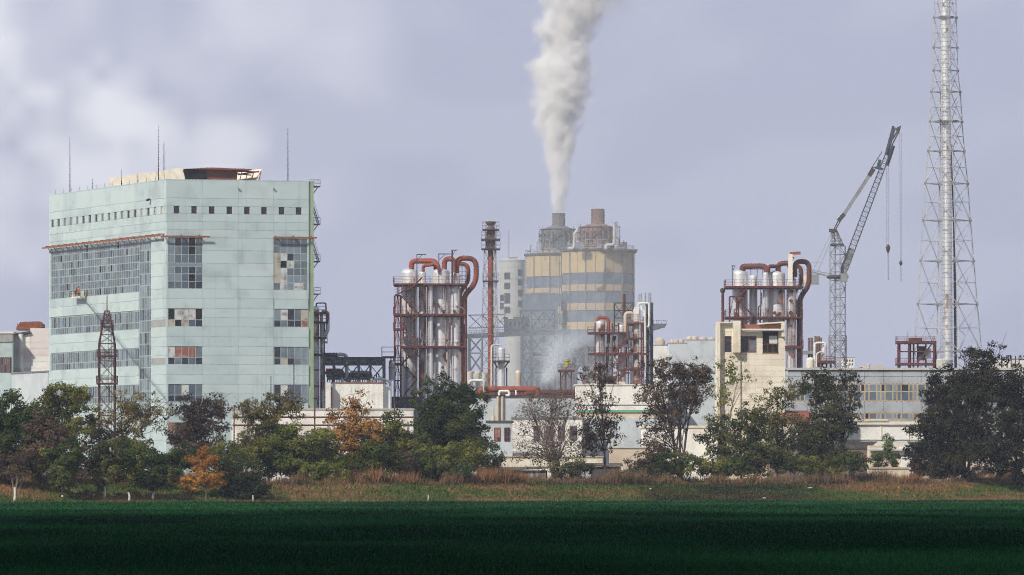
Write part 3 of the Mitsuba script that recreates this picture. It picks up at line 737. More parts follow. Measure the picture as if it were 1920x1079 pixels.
# --- right group
y = YB = 1010.0
g2 = 'tall silver columns of the right distillation group'
b1 = col_px('distillation_column', 'wide silver column at the left end of the right group behind the cream tower', 1373, 1402, 514, YB + 3.5, 'silver', (541, 598, 640), g2)
b2 = col_px('distillation_column', 'slim dark streaked column second from left in the right group', 1405, 1420, 520, YB + 2.5, 'silver_rust', (541, 598, 640), g2)
b3 = col_px('distillation_column', 'slim bright column left of the widest column of the right group', 1430, 1441, 514, YB - 1, 'silver', (541, 597), g2)
b4 = col_px('distillation_column', 'wide bright silver column in the middle of the right group', 1441, 1472, 516, YB + 1.2, 'silver', (541, 597), g2)
b5 = col_px('distillation_column', 'slim silver column right of the cream tower, under the gallows post', 1476, 1493, 530, YB - .8, 'silver', (541, 597, 650), g2)
pipe(b1, 'overhead_pipe', [PX(1393, 510, y, 3), PX(1393, 499, y, 3), PX(1437, 499, y, 1), PX(1437, 516, y, -.8)], .5, 'pipe_brown', 1.8)
pipe(b3, 'overhead_pipe', [PX(1440, 512, y, -.5), PX(1441, 500, y, -.5), PX(1460, 500, y, .5), PX(1462, 516, y, .5)], .35, 'pipe_brown', 1.0)
pipe(b4, 'overhead_pipe', [PX(1459, 511, y, 1), PX(1460, 495, y, 1), PX(1484, 493, y, .5), PX(1485, 530, y, -.6)], .45, 'pipe_brown', 1.6)
pipe(b5, 'overhead_pipe', [PX(1490, 520, y, -.4), PX(1490, 491, y, -.4), PX(1517, 491, y, 0), PX(1517, 536, y, 0), PX(1499, 560, y, .3), PX(1499, 700, y, .3), PX(1499, 760, y, .3)], .46, 'pipe_brown', 2.0)
pipe(b5, 'overhead_pipe', [PX(1478, 498, y, 3), PX(1504, 498, y, 3), PX(1504, 532, y, 3), PX(1490, 548, y, 3), PX(1490, 760, y, 3)], .36, 'pipe_brown', 1.5)
fb = thing('steel_stair_tower', 'dark red steel stairs and platforms around the right silver columns', 'stair tower')
for px in (1367, 1380): put(fb, 'post', MB().bar(PX(px, 558, y, -2.8), PX(px, 700, y, -2.8), .3), 'red_steel')
for px in (1394, 1425, 1474, 1503): put(fb, 'post', MB().bar(PX(px, 538, y, -2.6), PX(px, 760, y, -2.6), .14), 'red_steel')
for py, x0, x1 in ((538, 1360, 1505), (595, 1360, 1504)): platform(fb, X(x0, y), X(x1, y), y - 3.1, y + 6.5, Z(py, y), thick=.32, rail=1.2)
platform(fb, X(1470, y), X(1505, y), y - 3.1, y + 3, Z(650, y), thick=.45)
m = MB().bar(PX(1367, 558, y, -2.8), PX(1394, 557, y, -2.8), .25).bar(PX(1367, 595, y, -2.8), PX(1374, 558, y, -2.8), .12)
put(fb, 'brace', m, 'red_steel')
for p, q in (((1380, 560), (1408, 592)), ((1383, 558), (1398, 543)), ((1408, 597), (1393, 614)), ((1393, 615), (1420, 645))): stairs(fb, PX(*p, y, -3.9), PX(*q, y, -3.9))
m = MB()
for px in (1485, 1494): ladder(m, X(px, y), y - 3.2, Z(595, y), Z(538, y))
for px in (1400, 1410, 1422, 1432): m.bar(PX(px, 503, y, 5), PX(px, 520, y, 5), .1)
for px in (1488, 1494, 1500): m.bar(PX(px, 496, y, 4), PX(px, 535, y, 4), .1)
m.bar(PX(1395, 504, y, 5), PX(1440, 504, y, 5), .08)
put(fb, 'ladder', m, 'dark_steel', stuff=True)
m = MB().bar(PX(1481, 538, y, -2), PX(1481, 478, y, -2), .75); put(fb, 'davit', m, 'cream_sheet')
put(fb, 'davit_arm', MB().bar(PX(1480, 477, y, -2), PX(1500, 476, y, -2), .5).bar(PX(1482, 484, y, -2), PX(1487, 487, y, -2), .6), 'orange_rail')
m = MB().bar(PX(1373, 538, y, -2), PX(1373, 500, y, -2), .15).bar(PX(1370, 500, y, -2), PX(1378, 500, y, -2), .12).bar(PX(1373, 510, y, -2), PX(1377, 500, y, -2), .1); put(fb, 'davit', m, 'dark_steel')
for par, x0, x1, dy in ((b4, 1444, 1469, -1.7), (b1, 1376, 1399, 1.4), (b5, 1478, 1491, -1.9)):
    for py in (548, 565, 588, 590, 612, 632, 668):
        px = rnd.uniform(x0 + 3, x1 - 3); c = PX(px, py, YB, dy)
        put(par, 'nozzle', MB().tube([c + (0, .9, 0), c + (0, -.15, 0)], rnd.uniform(.2, .42), 10), rnd.choice(['pipe_brown', 'pipe_brown', 'rust_sheet']), 50)
    px = rnd.uniform(x0, x1); pipe(par, 'riser', [PX(px, 545, YB, dy - .3), PX(px, 690, YB, dy - .3)], .1, 'rust_sheet', .4, 8)
v = thing('vent_stack', 'thin dark red vent pipe with a round head behind the cream tower', 'vent pipe')
put(v, 'pipe', MB().tube([PX(1355, 700, 985), PX(1355, 560, 985), PX(1355, 543, 985)], [.26, .24, .22], 12), 'pipe_brown', 50)
put(v, 'head', MB().lathe(PX(1355, 545, 985), [(.05, -.5), (.40, -.35), (.46, 0), (.38, .3), (.05, .42)], 18), 'dark_steel', 40)

# ---------------------------------------------------------------- column by the mint building, pipe bridge, white sheds
y = 1002.0
c0 = col_px('distillation_column', 'slim rust ringed silver column close to the right edge of the mint building', 582.5, 598.5, 579, y, 'silver_rust', (587, 604, 633, 665, 695, 725, 748), ybot=770)
pipe(c0, 'downpipe', [PX(593, 577, y), PX(593, 569, y), PX(611, 569, y), PX(611, 588, y)], .12, 'dark_steel', .3, 8)
pipe(c0, 'downpipe', [PX(603, 586, y, -.5), PX(603, 612, y, -.5), PX(603, 640, y, -.5)], .28, 'pale_steel', .3, 8)
pipe(c0, 'downpipe', [PX(603, 586, y), PX(614.5, 586, y), PX(614.5, 622, y), PX(604, 634, y), PX(604, 770, y)], .36, 'silver_rust', 1.0)
for py, x1 in ((587, 612), (604, 612), (633, 612), (665, 606)): platform(c0, X(583, y), X(x1, y), y - 1.6, y + 1.6, Z(py, y), 'pylon_red', thick=.3)
m = MB()
for px in (604, 607.5): m.bar(PX(px, 604, y, .6), PX(px, 772, y, .6), .3)
ladder(m, X(599, y), y - 1.2, Z(770, y), Z(640, y)); put(c0, 'ladder', m, 'dark_steel')
platform(c0, X(606, y), X(614, y), y - 1, y + 1, Z(641, y), 'grey_steel')
pb = thing('pipe_bridge', 'dark steel pipe bridge with pipes between the mint building and the left silver columns', 'pipe bridge')
y = 990.0
for dy in (0, 4.0):
    m = MB(); m.bar(PX(604, 672, y, dy), PX(722, 672, y, dy), .35); m.bar(PX(604, 684, y, dy), PX(722, 684, y, dy), .25)
    xs_ = np.linspace(608, 718, 10)
    for a, b in zip(xs_, xs_[1:]): m.bar(PX(a, 684, y, dy), PX((a + b) / 2, 672, y, dy), .14); m.bar(PX(b, 684, y, dy), PX((a + b) / 2, 672, y, dy), .14)
    put(pb, 'truss', m, 'blue_steel', stuff=True)
    for px in (625, 672, 694, 720): put(pb, 'post', MB().bar(PX(px, 672, y, dy), PX(px, 775, y, dy), .3), 'blue_steel')
m = MB()
for a, b in ((625, 648), (648, 672), (672, 694), (694, 720)): m.bar(PX(a, 716, y), PX(b, 685, y), .2); m.bar(PX(a, 685, y), PX(b, 716, y), .14)
m.bar(PX(606, 700, y), PX(645, 700, y), .9, .5); m.bar(PX(606, 700, y, 3), PX(660, 700, y, 3), .3); put(pb, 'brace', m, 'blue_steel', stuff=True)
pipe(pb, 'pipe', [PX(605, 676, y, .8), PX(722, 677, y, .8)], .5, 'grey_steel'); pipe(pb, 'pipe', [PX(605, 679, y, 2.2), PX(722, 680, y, 2.2)], .4, 'blue_steel')
pipe(pb, 'pipe', [PX(606, 666, y, 1), PX(634, 666, y, 1)], .38, 'dark_steel'); pipe(pb, 'pipe', [PX(632, 665.5, y, .4), PX(650, 665.5, y, .4), PX(650, 690, y, .4), PX(650, 716, y, .4)], .32, 'pale_steel', 1.0)
for i, (x0, x1, py, r, mm) in enumerate(((610, 690, 703, .35, 'pipe_brown'), (612, 700, 709, .25, 'grey_steel'), (655, 692, 699, .45, 'pale_steel'), (608, 640, 693, .3, 'pipe_red'))):
    pipe(pb, 'pipe', [PX(x0, py, y, 5 + i), PX(x1, py, y, 5 + i), PX(x1, py + 14, y, 5 + i)], r, mm, .6)
m = MB()
for i in range(24): px = 612 + i * 4.4; m.bar(PX(px, 698 + (i * 7) % 9, y, 6), PX(px, 716, y, 6), .16)
put(pb, 'pipe_support', m, 'pylon_red', stuff=True)
pv = col_px('settling_vessel', 'pale upright vessel on legs left of the left stair tower', 729, 740, 679, 992, 'pale_steel', (690,), ybot=714, cat='vessel')
platform(pv, X(716, 992), X(742, 992), 990, 994, Z(669, 992), 'pylon_red', rail=1.6); m = MB()
for px in (718, 722, 733, 739): m.bar(PX(px, 669, 992), PX(px, 770, 992), .2)
put(pv, 'leg', m, 'grey_steel', stuff=True)
pipe(pv, 'pipe', [PX(703, 714, 985), PX(705, 711, 985), PX(716, 711, 985), PX(732, 717, 985), PX(732, 770, 985)], .22, 'white_wall', .5)

def shed(name, label, Y, x0, x1, ytop, depth, wall, roof='dark_roof', cat='building', ybot=None, eave=.25, rt=.22, group=None, rz=0):
    t = thing(name, label, cat, group)
    zb = GZ - .4 if ybot is None else Z(ybot, Y); zt = Z(ytop, Y)
    put(t, 'wall', MB().box2(X(x0, Y), X(x1, Y), Y, Y + depth, zb, zt), wall)
    if roof: put(t, 'roof', MB().box2(X(x0, Y) - eave, X(x1, Y) + eave, Y - eave, Y + depth + eave, zt + .002, zt + rt), roof)
    return t
def winrow(t, Y, spans, y0, y1, rows=1, cols=1, frame='frame_brown', tones=('pane_dark', 'pane_blue'), w=.1, seed=1, single=True):
    """windows set on a wall that faces the camera at distance Y, framed proud of it"""
    r = random.Random(seed); fc = Facade((X(spans[0][0], Y), Y - .12), (1, 0))
    for a, b in spans:
        s0, s1 = X(a, Y) - fc.c[0], X(b, Y) - fc.c[0]
        window(t, fc, s0, s1, Z(y1, Y), Z(y0, Y), cols, rows, lambda i, j: r.choice(tones), frame, w, single=single, inset=.02)

wb = shed('white_shed', 'bright white windowless building below the pipe bridge', 960, 623, 720, 719, 14, 'white_wall', 'brick_red', rt=.15)
put(wb, 'pillar', MB().box2(X(609, 958), X(620, 958), 958, 962, GZ - .3, Z(719, 958)), 'white_wall'); put(wb, 'door', MB().box2(X(620.2, 959), X(622.8, 959), 959, 961, GZ - .3, Z(726, 959)), 'brick_red')
put(wb, 'side_wall', MB().box2(X(720.2, 962), X(732, 962), 961, 970, GZ - .3, Z(726, 962)), 'white_wall'); put(wb, 'pole', MB().bar(P(719, 715, 957), P(719, 775, 957), .12), 'dark_steel')
ww = shed('boundary_wall', 'long low white wall with brown pipe lines in front of the mint building', 905, 434, 775, 769, 1.2, 'white_wall', 'concrete')
for py in (783, 798): put(ww, 'pipe', MB().tube([P(436, py, 902), P(776, py, 902)], .14, 8), 'pipe_brown', 50)
for px in (439, 512, 590, 668, 740): put(ww, 'pipe_post', MB().bar(P(px, 760, 902.3), P(px, 862, 902.3), .22), 'pipe_brown')

# tangle of small pipes and fittings between the columns
rnd = random.Random(19)
for par, Yc, xs0, xs1, y0, y1 in ((fa, YA, 756, 872, 540, 740), (fb, YB, 1378, 1500, 545, 650)):
    for k in range(14):
        px, py = rnd.uniform(xs0, xs1), rnd.uniform(y0, y1 - 30); L = rnd.uniform(25, 90); dx = rnd.uniform(-14, 14); d = rnd.choice([-2.3, -2.0, 2.2, 3.0])
        put(par, 'small_pipe', MB().tube(bend([PX(px, py, Yc, d), PX(px, py + L * .5, Yc, d), PX(px + dx, py + L * .55, Yc, d), PX(px + dx, min(py + L, y1), Yc, d)], .5), rnd.uniform(.06, .15), 8), rnd.choice(['rust_sheet', 'grey_steel', 'pipe_brown', 'pale_steel']), 50)
# ---------------------------------------------------------------- flare mast, small vessels
y = 1150.0
fl = thing('flare_stack', 'slender flare stack with a red riser in a lattice mast and three top platforms', 'flare stack')
put(fl, 'riser', MB().lathe((X(920, y), y, 0), [(.62, GZ), (.55, Z(490, y)), (.55, Z(470, y))], 16), 'pipe_red', 40)
put(fl, 'flare_tip', MB().lathe((X(920, y), y, 0), [(.56, Z(470, y)), (.95, Z(466, y)), (.85, Z(430, y)), (.55, Z(424, y)), (.9, Z(421, y)), (1.15, Z(417, y)), (.6, Z(415.5, y)), (.02, Z(415.5, y))], 16), 'tower_rust', 40)
cx = X(920, y)
bot = [(cx + r * math.cos(a), y + r * math.sin(a), GZ) for r, a in ((2.9, 3.5), (2.9, 5.6), (2.9, 1.5))]
top = [(cx + r * math.cos(a), y + r * math.sin(a), Z(470, y)) for r, a in ((1.35, 3.5), (1.35, 5.6), (1.35, 1.5))]
lattice(fl, bot, top, np.linspace(0, 1, 15), .20, .11, 'grey_steel', 'x')
for py, r in ((430.6, 1.7), (449, 1.9), (467, 1.9), (527, 1.6)): platform(fl, cx - r, cx + r, y - r, y + r, Z(py, y), 'dark_steel', thick=.25, rail=1.5, step=.8)
m = MB()
for dx in (-1.1, 1.1):
    m.bar((cx + dx, y - 1.2, Z(467, y)), (cx + dx, y - 1.2, Z(424, y)), .1)
    for a, b in ((467, 449), (449, 430)): m.bar((cx + dx, y - 1.2, Z(a, y)), (cx - dx, y - 1.2, Z(b, y)), .08)
put(fl, 'cage', m, 'dark_steel', stuff=True)
pipe(fl, 'pilot_line', [(cx + 1.0, y - .5, GZ), (cx + .9, y - .5, Z(560, y)), (cx + .8, y - .5, Z(430, y))], .1, 'pale_steel', .3, 8)

vs = col_px('separator_vessel', 'small silver separator vessel on a railed platform right of the flare stack', 933, 947, 655, 1050, 'silver', (677,), ybot=740, cat='vessel')
platform(vs, X(924, 1050), X(956, 1050), 1048, 1052, Z(677, 1050), 'dark_steel', rail=1.2, step=.8)
pipe(vs, 'pipe', [P(921.5, 740, 1049), P(921.5, 647.5, 1049), P(940, 647.5, 1049.8), P(940, 656, 1050)], .16, 'white_wall', .6, 8)
m = MB()
for px in (926, 954): m.bar(P(px, 678, 1048.4), P(px - 8 if px > 940 else px + 6, 690, 1049), .2)
for px in (930, 950): m.bar(P(px, 690, 1050), P(px, 742, 1050), .25)
put(vs, 'leg', m, 'dark_steel', stuff=True)
tk = col_px('small_tank', 'short cream capped tank low between the concrete tower and the trestle', 967, 977, 698, 1180, 'tan_wall', (), ybot=740, cat='tank', cap='cream_wall')
tanks = []
for i, px in enumerate((881, 895, 909, 918)):
    t = col_px('small_tank', ('leftmost low pale tank in the row by the flare stack foot', 'second low pale tank from the left by the flare stack foot', 'third low pale tank from the left, just left of the flare riser', 'rightmost low pale tank, directly behind the flare riser')[i], px - 5.5, px + 5.5, 700, 1250 + 3 * i, 'concrete', (), 'low pale tanks at the foot of the flare stack', ybot=745, cat='tank', cap='tan_wall', n=18)

# ---------------------------------------------------------------- conveyor gallery on its trestle
y = 1500.0
cg = thing('conveyor_gallery', 'blue grey steel gallery on a tall braced trestle before the prilling towers', 'gallery')
put(cg, 'deck', MB().bar(P(868, 632, y + 3), P(1069, 622.5, y + 3), 6, 1.0), 'blue_steel')
m = MB()
for dy in (0, 6): m.bar(P(868, 628.5, y + dy), P(1069, 619, y + dy), .4); m.bar(P(868, 634, y + dy), P(1069, 625, y + dy), .4)
put(cg, 'girder', m, 'blue_steel', stuff=True)
m = MB()
for i, px in enumerate(np.linspace(870, 1067, 42)):
    z = 628 - 9.5 * (px - 868) / 201
    m.bar(P(px, z, y), P(px, z - 7, y), .1)
m.bar(P(868, 621.5, y), P(1069, 612, y), .12); m.bar(P(868, 625, y), P(1069, 615.5, y), .1)
put(cg, 'guard_rail', m, 'blue_steel', stuff=True)
put(cg, 'gallery_house', MB().box2(X(945, y), X(993, y), y + .5, y + 5.5, Z(624, y), Z(598.5, y)), 'blue_steel')
m = MB()
for px in (948, 956, 964, 972, 980, 988): m.box2(X(px, y), X(px + 3, y), y + .3, y + .49, Z(612, y), Z(604, y))
put(cg, 'house_window', m, 'pane_dark', stuff=True)
m = MB().box2(X(944, y), X(952, y), y + 1, y + 3, Z(598.5, y), Z(595, y)).box2(X(962, y), X(991, y), y + 1, y + 4, Z(598.5, y), Z(594.5, y))
put(cg, 'house_roof', m, 'dark_roof', stuff=True)
for px in (976, 997, 1020, 1040):
    for dy in (0, 6): put(cg, 'post', MB().bar(P(px, 627, y + dy), P(px, 583, y + dy), .35), 'blue_steel')
m = MB()
for dy in (0, 6):
    m.bar(P(976, 584, y + dy), P(1042, 582.5, y + dy), .3); m.bar(P(997, 600, y + dy), P(1040, 600, y + dy), .3)
    for a, b in ((976, 997), (997, 1020), (1020, 1040)): m.bar(P(a, 584, y + dy), P(b, 617, y + dy), .3); m.bar(P(b, 584, y + dy), P(a, 617, y + dy), .3)
    m.bar(P(878, 592, y + dy), P(948, 590, y + dy), .3); m.bar(P(878, 616, y + dy), P(948, 614, y + dy), .3)
    for a, b in ((880, 904), (904, 928), (928, 948)): m.bar(P(a, 592, y + dy), P(b, 615, y + dy), .3); m.bar(P(b, 592, y + dy), P(a, 615, y + dy), .15)
put(cg, 'truss', m, 'blue_steel', stuff=True)
for px, w in ((880, .9), (904, .5), (979, .9), (996, .8), (1020, .8), (1041, .7)):
    for dy in (0, 6): put(cg, 'trestle_leg', MB().bar(P(px, 630, y + dy), P(px, 745, y + dy), w * .95), 'blue_steel')
m = MB()
for a, b in ((880, 904), (979, 996), (996, 1020), (1020, 1041)):
    for p, q in ((634, 662), (664, 698), (700, 740)):
        for dy in (0, 6): m.bar(P(a, q, y + dy), P(b, p, y + dy), .42); m.bar(P(a, p, y + dy), P(b, q, y + dy), .42)
        m.bar(P(a, q + 1, y), P(b, q + 1, y), .35)
m.box2(X(998, y), X(1030, y), y + 1, y + 5, Z(667, y), Z(661, y)).box2(X(1016, y), X(1032, y), y + 1, y + 5, Z(690, y), Z(668, y))
put(cg, 'trestle_brace', m, 'blue_steel', stuff=True)
cg2 = thing('conveyor_gallery', 'short blue grey gallery end jutting out right of the front prilling tower', 'gallery')
put(cg2, 'deck', MB().slab([P(1180, 607, 1900), P(1251, 608, 1900), P(1247, 614, 1900), P(1224, 620, 1900), P(1180, 622, 1900)], (0, 8, 0)), 'blue_steel')
m = MB()
for px in np.linspace(1186, 1250, 14): m.bar(P(px, 608, 1899.5), P(px, 601, 1899.5), .12)
m.bar(P(1182, 601, 1899.5), P(1251, 601.5, 1899.5), .14); put(cg2, 'guard_rail', m, 'blue_steel', stuff=True)
put(cg2, 'post', MB().bar(P(1219, 610, 1903), P(1219, 745, 1903), 1.6), 'blue_steel')

# ---------------------------------------------------------------- concrete tower
y = 1720.0
ct = thing('concrete_tower', 'round pale concrete tower with two columns of small dark windows', 'tower')
r = (984 - 936) / 2 * y / F; cx = X(960, y)
put(ct, 'shaft', MB().lathe((cx + X(965, y) - cx, y, 0), [(X(976, y) - X(965, y) + .9, GZ), (X(976, y) - X(965, y) + .9, Z(604, y))], 26), 'far_concrete', 40)
for k in range(10):
    z0, z1 = Z(604 - k * 11.2, y), Z(604 - (k + 1) * 11.2, y)
    put(ct, 'ring', MB().lathe((cx, y, 0), [(r - .05, z0), (r, z0 + .05), (r, z1 - .08), (r - .05, z1 - .02)], 36), 'far_concrete', 40)
put(ct, 'crown', MB().lathe((cx, y, 0), [(r * .99, Z(492, y)), (r * 1.02, Z(491, y)), (r * 1.02, Z(488.5, y)), (r * .8, Z(486.5, y)), (.02, Z(486, y))], 36), 'far_concrete', 40)
for px, ys_ in ((951, (519, 538, 561, 583)), (975.5, (513, 531, 551, 571)), (941, (560, 575))):
    dx = (px - 960) / 24 * r; d = math.sqrt(max(r * r - dx * dx, .1)); nv = np.array([dx / r, -d / r, 0]); tv = np.array([d / r, dx / r, 0])
    for py in ys_:
        h = .95 if px == 951 else .85; c = np.array([cx, y, 0]) + nv * (r + .03) + (0, 0, Z(py, y))
        hh = 1.0 if py != 561 else 1.6
        put(ct, 'window', MB().slab([c - tv * h - (0, 0, hh), c + tv * h - (0, 0, hh), c + tv * h + (0, 0, hh), c - tv * h + (0, 0, hh)], -nv * .3), 'pane_dark')
put(ct, 'mast', MB().bar(P(954, 487, y), P(954, 432, y), .22), 'grey_steel'); put(ct, 'roof_box', MB().box2(X(955, y), X(970, y), y - 2, y + 2, Z(487, y), Z(483, y)), 'grey_roof')

# ---------------------------------------------------------------- the two prilling towers
def prill(label, cxp, y, topf, bands, tank, tank_mat, chim, cap_mat):
    t = thing('prilling_tower', label, 'tower', None)
    R, cx, N = 69 * y / F, X(cxp, y), 12
    ang = np.radians(np.arange(N) * 30 - 90 - 80 + .0)
    V = np.stack([cx + R * np.cos(ang), y + R * np.sin(ang)], 1)
    put(t, 'core', MB().slab([(cx + (R - .5) * math.cos(a), y + (R - .5) * math.sin(a), Z(650, y)) for a in ang], (0, 0, Z(topf + 1, y) - Z(650, y))), 'tower_grey')
    put(t, 'hopper', MB().lathe((cx, y, 0), [(R * .42, GZ), (R * .42, Z(672, y)), (R * .9, Z(650, y))], 24), 'tower_grey', 40)
    for k in range(N): put(t, 'leg', MB().bar((*(V[k] * .97 + np.array([cx, y]) * .03), GZ), (*(V[k] * .97 + np.array([cx, y]) * .03), Z(648, y)), 1.1), 'blue_steel')
    mm = MB()
    for k in range(N):
        a, b = V[k] * .97 + np.array([cx, y]) * .03, V[(k + 1) % N] * .97 + np.array([cx, y]) * .03
        for z0, z1 in ((GZ, Z(700, y)), (Z(700, y), Z(652, y))): mm.bar((*a, z0), (*b, z1), .5); mm.bar((*b, z0), (*a, z1), .5); mm.bar((*a, z1), (*b, z1), .5)
    put(t, 'leg_brace', mm, 'blue_steel', stuff=True)
    for (p0, p1, mt) in bands:
        for k in range(N):
            a, b = V[k], V[(k + 1) % N]; u = unit(np.append(b - a, 0)); L = np.linalg.norm(b - a); nv = np.array([u[1], -u[0], 0])
            if nv[:2] @ (a - (cx, y)) < 0: nv = -nv
            if nv[1] > .35: continue
            cut = 2 if mt != 'band_blue' else 2
            for q in range(cut):
                p = np.append(a, 0) + u * (L * q / cut + .08); w = u * (L / cut - .16); z0, z1 = Z(p1, y) + .08, Z(p0, y) - .08
                off = nv * (-.35 if mt == 'band_blue' else 0)
                put(t, 'glazing' if mt == 'band_blue' else 'cladding_panel', MB().slab([p + off + (0, 0, z0), p + off + w + (0, 0, z0), p + off + w + (0, 0, z1), p + off + (0, 0, z1)], -nv * .15), mt if mt == 'band_blue' else 'band_yellow' if (k in (0, 1, 2) and mt == 'band_yellow') else ('band_tan', 'band_buff')[(k + q) % 2])  # left facets yellower: sunlit side painted in along with the band paint
    # the far side is plainly clad
    m = MB()
    for k in range(N):
        a, b = V[k], V[(k + 1) % N]; mid = (a + b) / 2 - (cx, y)
        if mid[1] / np.linalg.norm(mid) > .35:
            nv = np.append(mid / np.linalg.norm(mid), 0); m.slab([(*a, Z(648, y)), (*b, Z(648, y)), (*b, Z(topf, y)), (*a, Z(topf, y))], -nv * .2)
    put(t, 'rear_cladding', m, 'band_tan', stuff=True)
    m = MB()
    for k in range(N): m.bar((*V[k], Z(585, y)), (*V[k], Z(topf, y)), .45)
    put(t, 'corner_post', m, 'tower_grey', stuff=True)
    put(t, 'roof', MB().slab([(cx + (R + .7) * math.cos(a), y + (R + .7) * math.sin(a), Z(topf, y)) for a in ang], (0, 0, .7)), 'dark_roof')
    m = MB(); zr = Z(topf, y) + .7; q = [(cx + R * math.cos(a), y + R * math.sin(a)) for a in ang]
    for k in range(N):
        m.bar((*q[k], zr), (*q[k], zr + 1.3), .12); m.bar((*q[k], zr + 1.3), (*q[(k + 1) % N], zr + 1.3), .1); m.bar((*q[k], zr + .7), (*q[(k + 1) % N], zr + .7), .08)
    put(t, 'roof_rail', m, 'dark_steel', stuff=True)
    (tx, tr, tt, tc) = tank; tcx, trr = X(tx, y), tr * y / F
    put(t, 'drum_base', MB().lathe((tcx, y, 0), [(trr * 1.02, zr), (trr * 1.02, Z(tc + 29, y))], 30), 'band_tan', 40)
    put(t, 'drum', MB().lathe((tcx, y, 0), [(trr, Z(tc + 29, y)), (trr * 1.04, Z(tc + 27, y)), (trr * 1.04, Z(tc + 26, y)), (trr, Z(tc + 25, y)), (trr, Z(tt, y)), (trr * 1.03, Z(tt - 1, y)), (trr * .30, Z(tt - 9, y))], 30), tank_mat, 40)
    m = MB()
    for k in range(24): a = k / 24 * 2 * math.pi; m.bar((tcx + trr * 1.02 * math.cos(a), y + trr * 1.02 * math.sin(a), Z(tc + 29, y)), (tcx + trr * 1.02 * math.cos(a), y + trr * 1.02 * math.sin(a), Z(tt, y)), .14)
    for zz in (tt, tt + 10, tt + 20):
        for k in range(24):
            a, b = k / 24 * 2 * math.pi, (k + 1) / 24 * 2 * math.pi
            m.bar((tcx + trr * 1.10 * math.cos(a), y + trr * 1.10 * math.sin(a), Z(zz, y) + .2), (tcx + trr * 1.10 * math.cos(b), y + trr * 1.10 * math.sin(b), Z(zz, y) + .2), .16)
            if k % 2 == 0: m.bar((tcx + trr * 1.10 * math.cos(a), y + trr * 1.10 * math.sin(a), Z(zz, y) - .2), (tcx + trr * 1.10 * math.cos(a), y + trr * 1.10 * math.sin(a), Z(zz, y) + 1.4), .1)
    put(t, 'drum_frame', m, 'dark_steel', stuff=True)
    m = MB()
    for p, q_ in ((tx - .55 * tr, tx + .0 * tr), (tx + .0 * tr, tx + .45 * tr)):
        m.bar(P(p, tt + 22 if p < tx - 2 else tt + 13, y) + (0, -trr * 1.05, 0), P(q_, tt + 13 if p < tx - 2 else tt + 2, y) + (0, -trr * 1.05, 0), .9, .5)
    put(t, 'drum_stair', m, 'dark_steel', stuff=True)
    (c0, c1, cy0, cy1) = chim; ccx, cr = X((c0 + c1) / 2, y), (c1 - c0) / 2 * y / F
    put(t, 'exhaust', MB().lathe((ccx, y, 0), [(cr * 1.05, Z(cy1 + 3, y)), (cr * 1.05, Z(cy1, y)), (cr, Z(cy1 - .5, y)), (cr, Z(cy0 + 1.5, y)), (cr * 1.04, Z(cy0 + 1, y)), (cr * 1.04, Z(cy0, y)), (cr * .93, Z(cy0, y)), (cr * .93, Z(cy0 + 12, y)), (.02, Z(cy0 + 12, y))], 24), cap_mat, 40)
    m = MB()
    for k in range(16):
        a = k / 16 * 2 * math.pi
        m.bar((ccx + cr * 1.02 * math.cos(a), y + cr * 1.02 * math.sin(a), Z(cy1, y)), (ccx + cr * 1.02 * math.cos(a), y + cr * 1.02 * math.sin(a), Z(cy0, y)), .16)
    for zz in (cy0 + 8, cy0 + 15):
        m.lathe((ccx, y, 0), [(cr * 1.0, Z(zz, y) - .12), (cr * 1.04, Z(zz, y) - .1), (cr * 1.04, Z(zz, y) + .1), (cr, Z(zz, y) + .12)], 20)
    put(t, 'exhaust_rib', m, 'tower_rust', stuff=True)
    r0 = random.Random(cxp); m = MB()
    for k in range(16):
        px = cxp + r0.uniform(-62, 58); hgt = r0.uniform(.6, 3.0); wd = r0.uniform(.8, 3.5); c = P(px, topf, y) + (0, r0.uniform(-20, -8) if abs(px - cxp) < 45 else -5, .7)
        if k % 2: m.box(c + (0, 0, hgt / 2), (wd, 1.5, hgt))
        else: m.tube(bend([c, c + (0, 0, hgt * 1.6), c + (r0.uniform(-4, 4), 0, hgt * 1.6)], .6), .2, 6)
    put(t, 'roof_plant', m, 'grey_roof', stuff=True); m = MB()
    for zz in (tt + 14, tt + 24):
        for k in range(20): a = k / 20 * 2 * math.pi; m.tube([(tcx + trr * (1.06 + .06 * (k % 3)) * math.cos(a), y + trr * (1.06 + .06 * (k % 3)) * math.sin(a), Z(zz, y)), (tcx + trr * (1.06 + .06 * (k % 3)) * math.cos(a), y + trr * (1.06 + .06 * (k % 3)) * math.sin(a), Z(zz - r0.uniform(4, 12), y))], r0.uniform(.12, .4), 6)
    put(t, 'drum_pipe', m, tank_mat, stuff=True); m = MB()
    for k in range(7):
        px = cxp + r0.uniform(-62, 62); m.bar(P(px, topf, y) + (0, -6, 0), P(px, topf - r0.uniform(10, 45), y) + (0, -6, 0), .16)
    put(t, 'roof_mast', m, 'dark_steel', stuff=True)
    return t, cx, R
B1 = [(474, 514.5, 'band_yellow'), (514.5, 535.5, 'band_blue'), (535.5, 548.5, 'band_tan'), (548.5, 570.5, 'band_blue'), (570.5, 584.5, 'band_tan'), (584.5, 605.5, 'band_blue'), (605.5, 620.5, 'band_yellow'), (620.5, 648, 'band_blue')]
B2 = [(482, 521, 'band_yellow'), (521, 542, 'band_blue'), (542, 555, 'band_tan'), (555, 577, 'band_blue'), (577, 591, 'band_tan'), (591, 612, 'band_blue'), (612, 626, 'band_yellow')]
pt1, c1x, R1 = prill('front prilling tower with yellow and blue bands and a rusty drum and exhaust on top', 1121, 2000.0, 473, B1, (1119, 32, 428, 437), 'tower_rust', (1109, 1133, 392, 419), 'tower_rust')
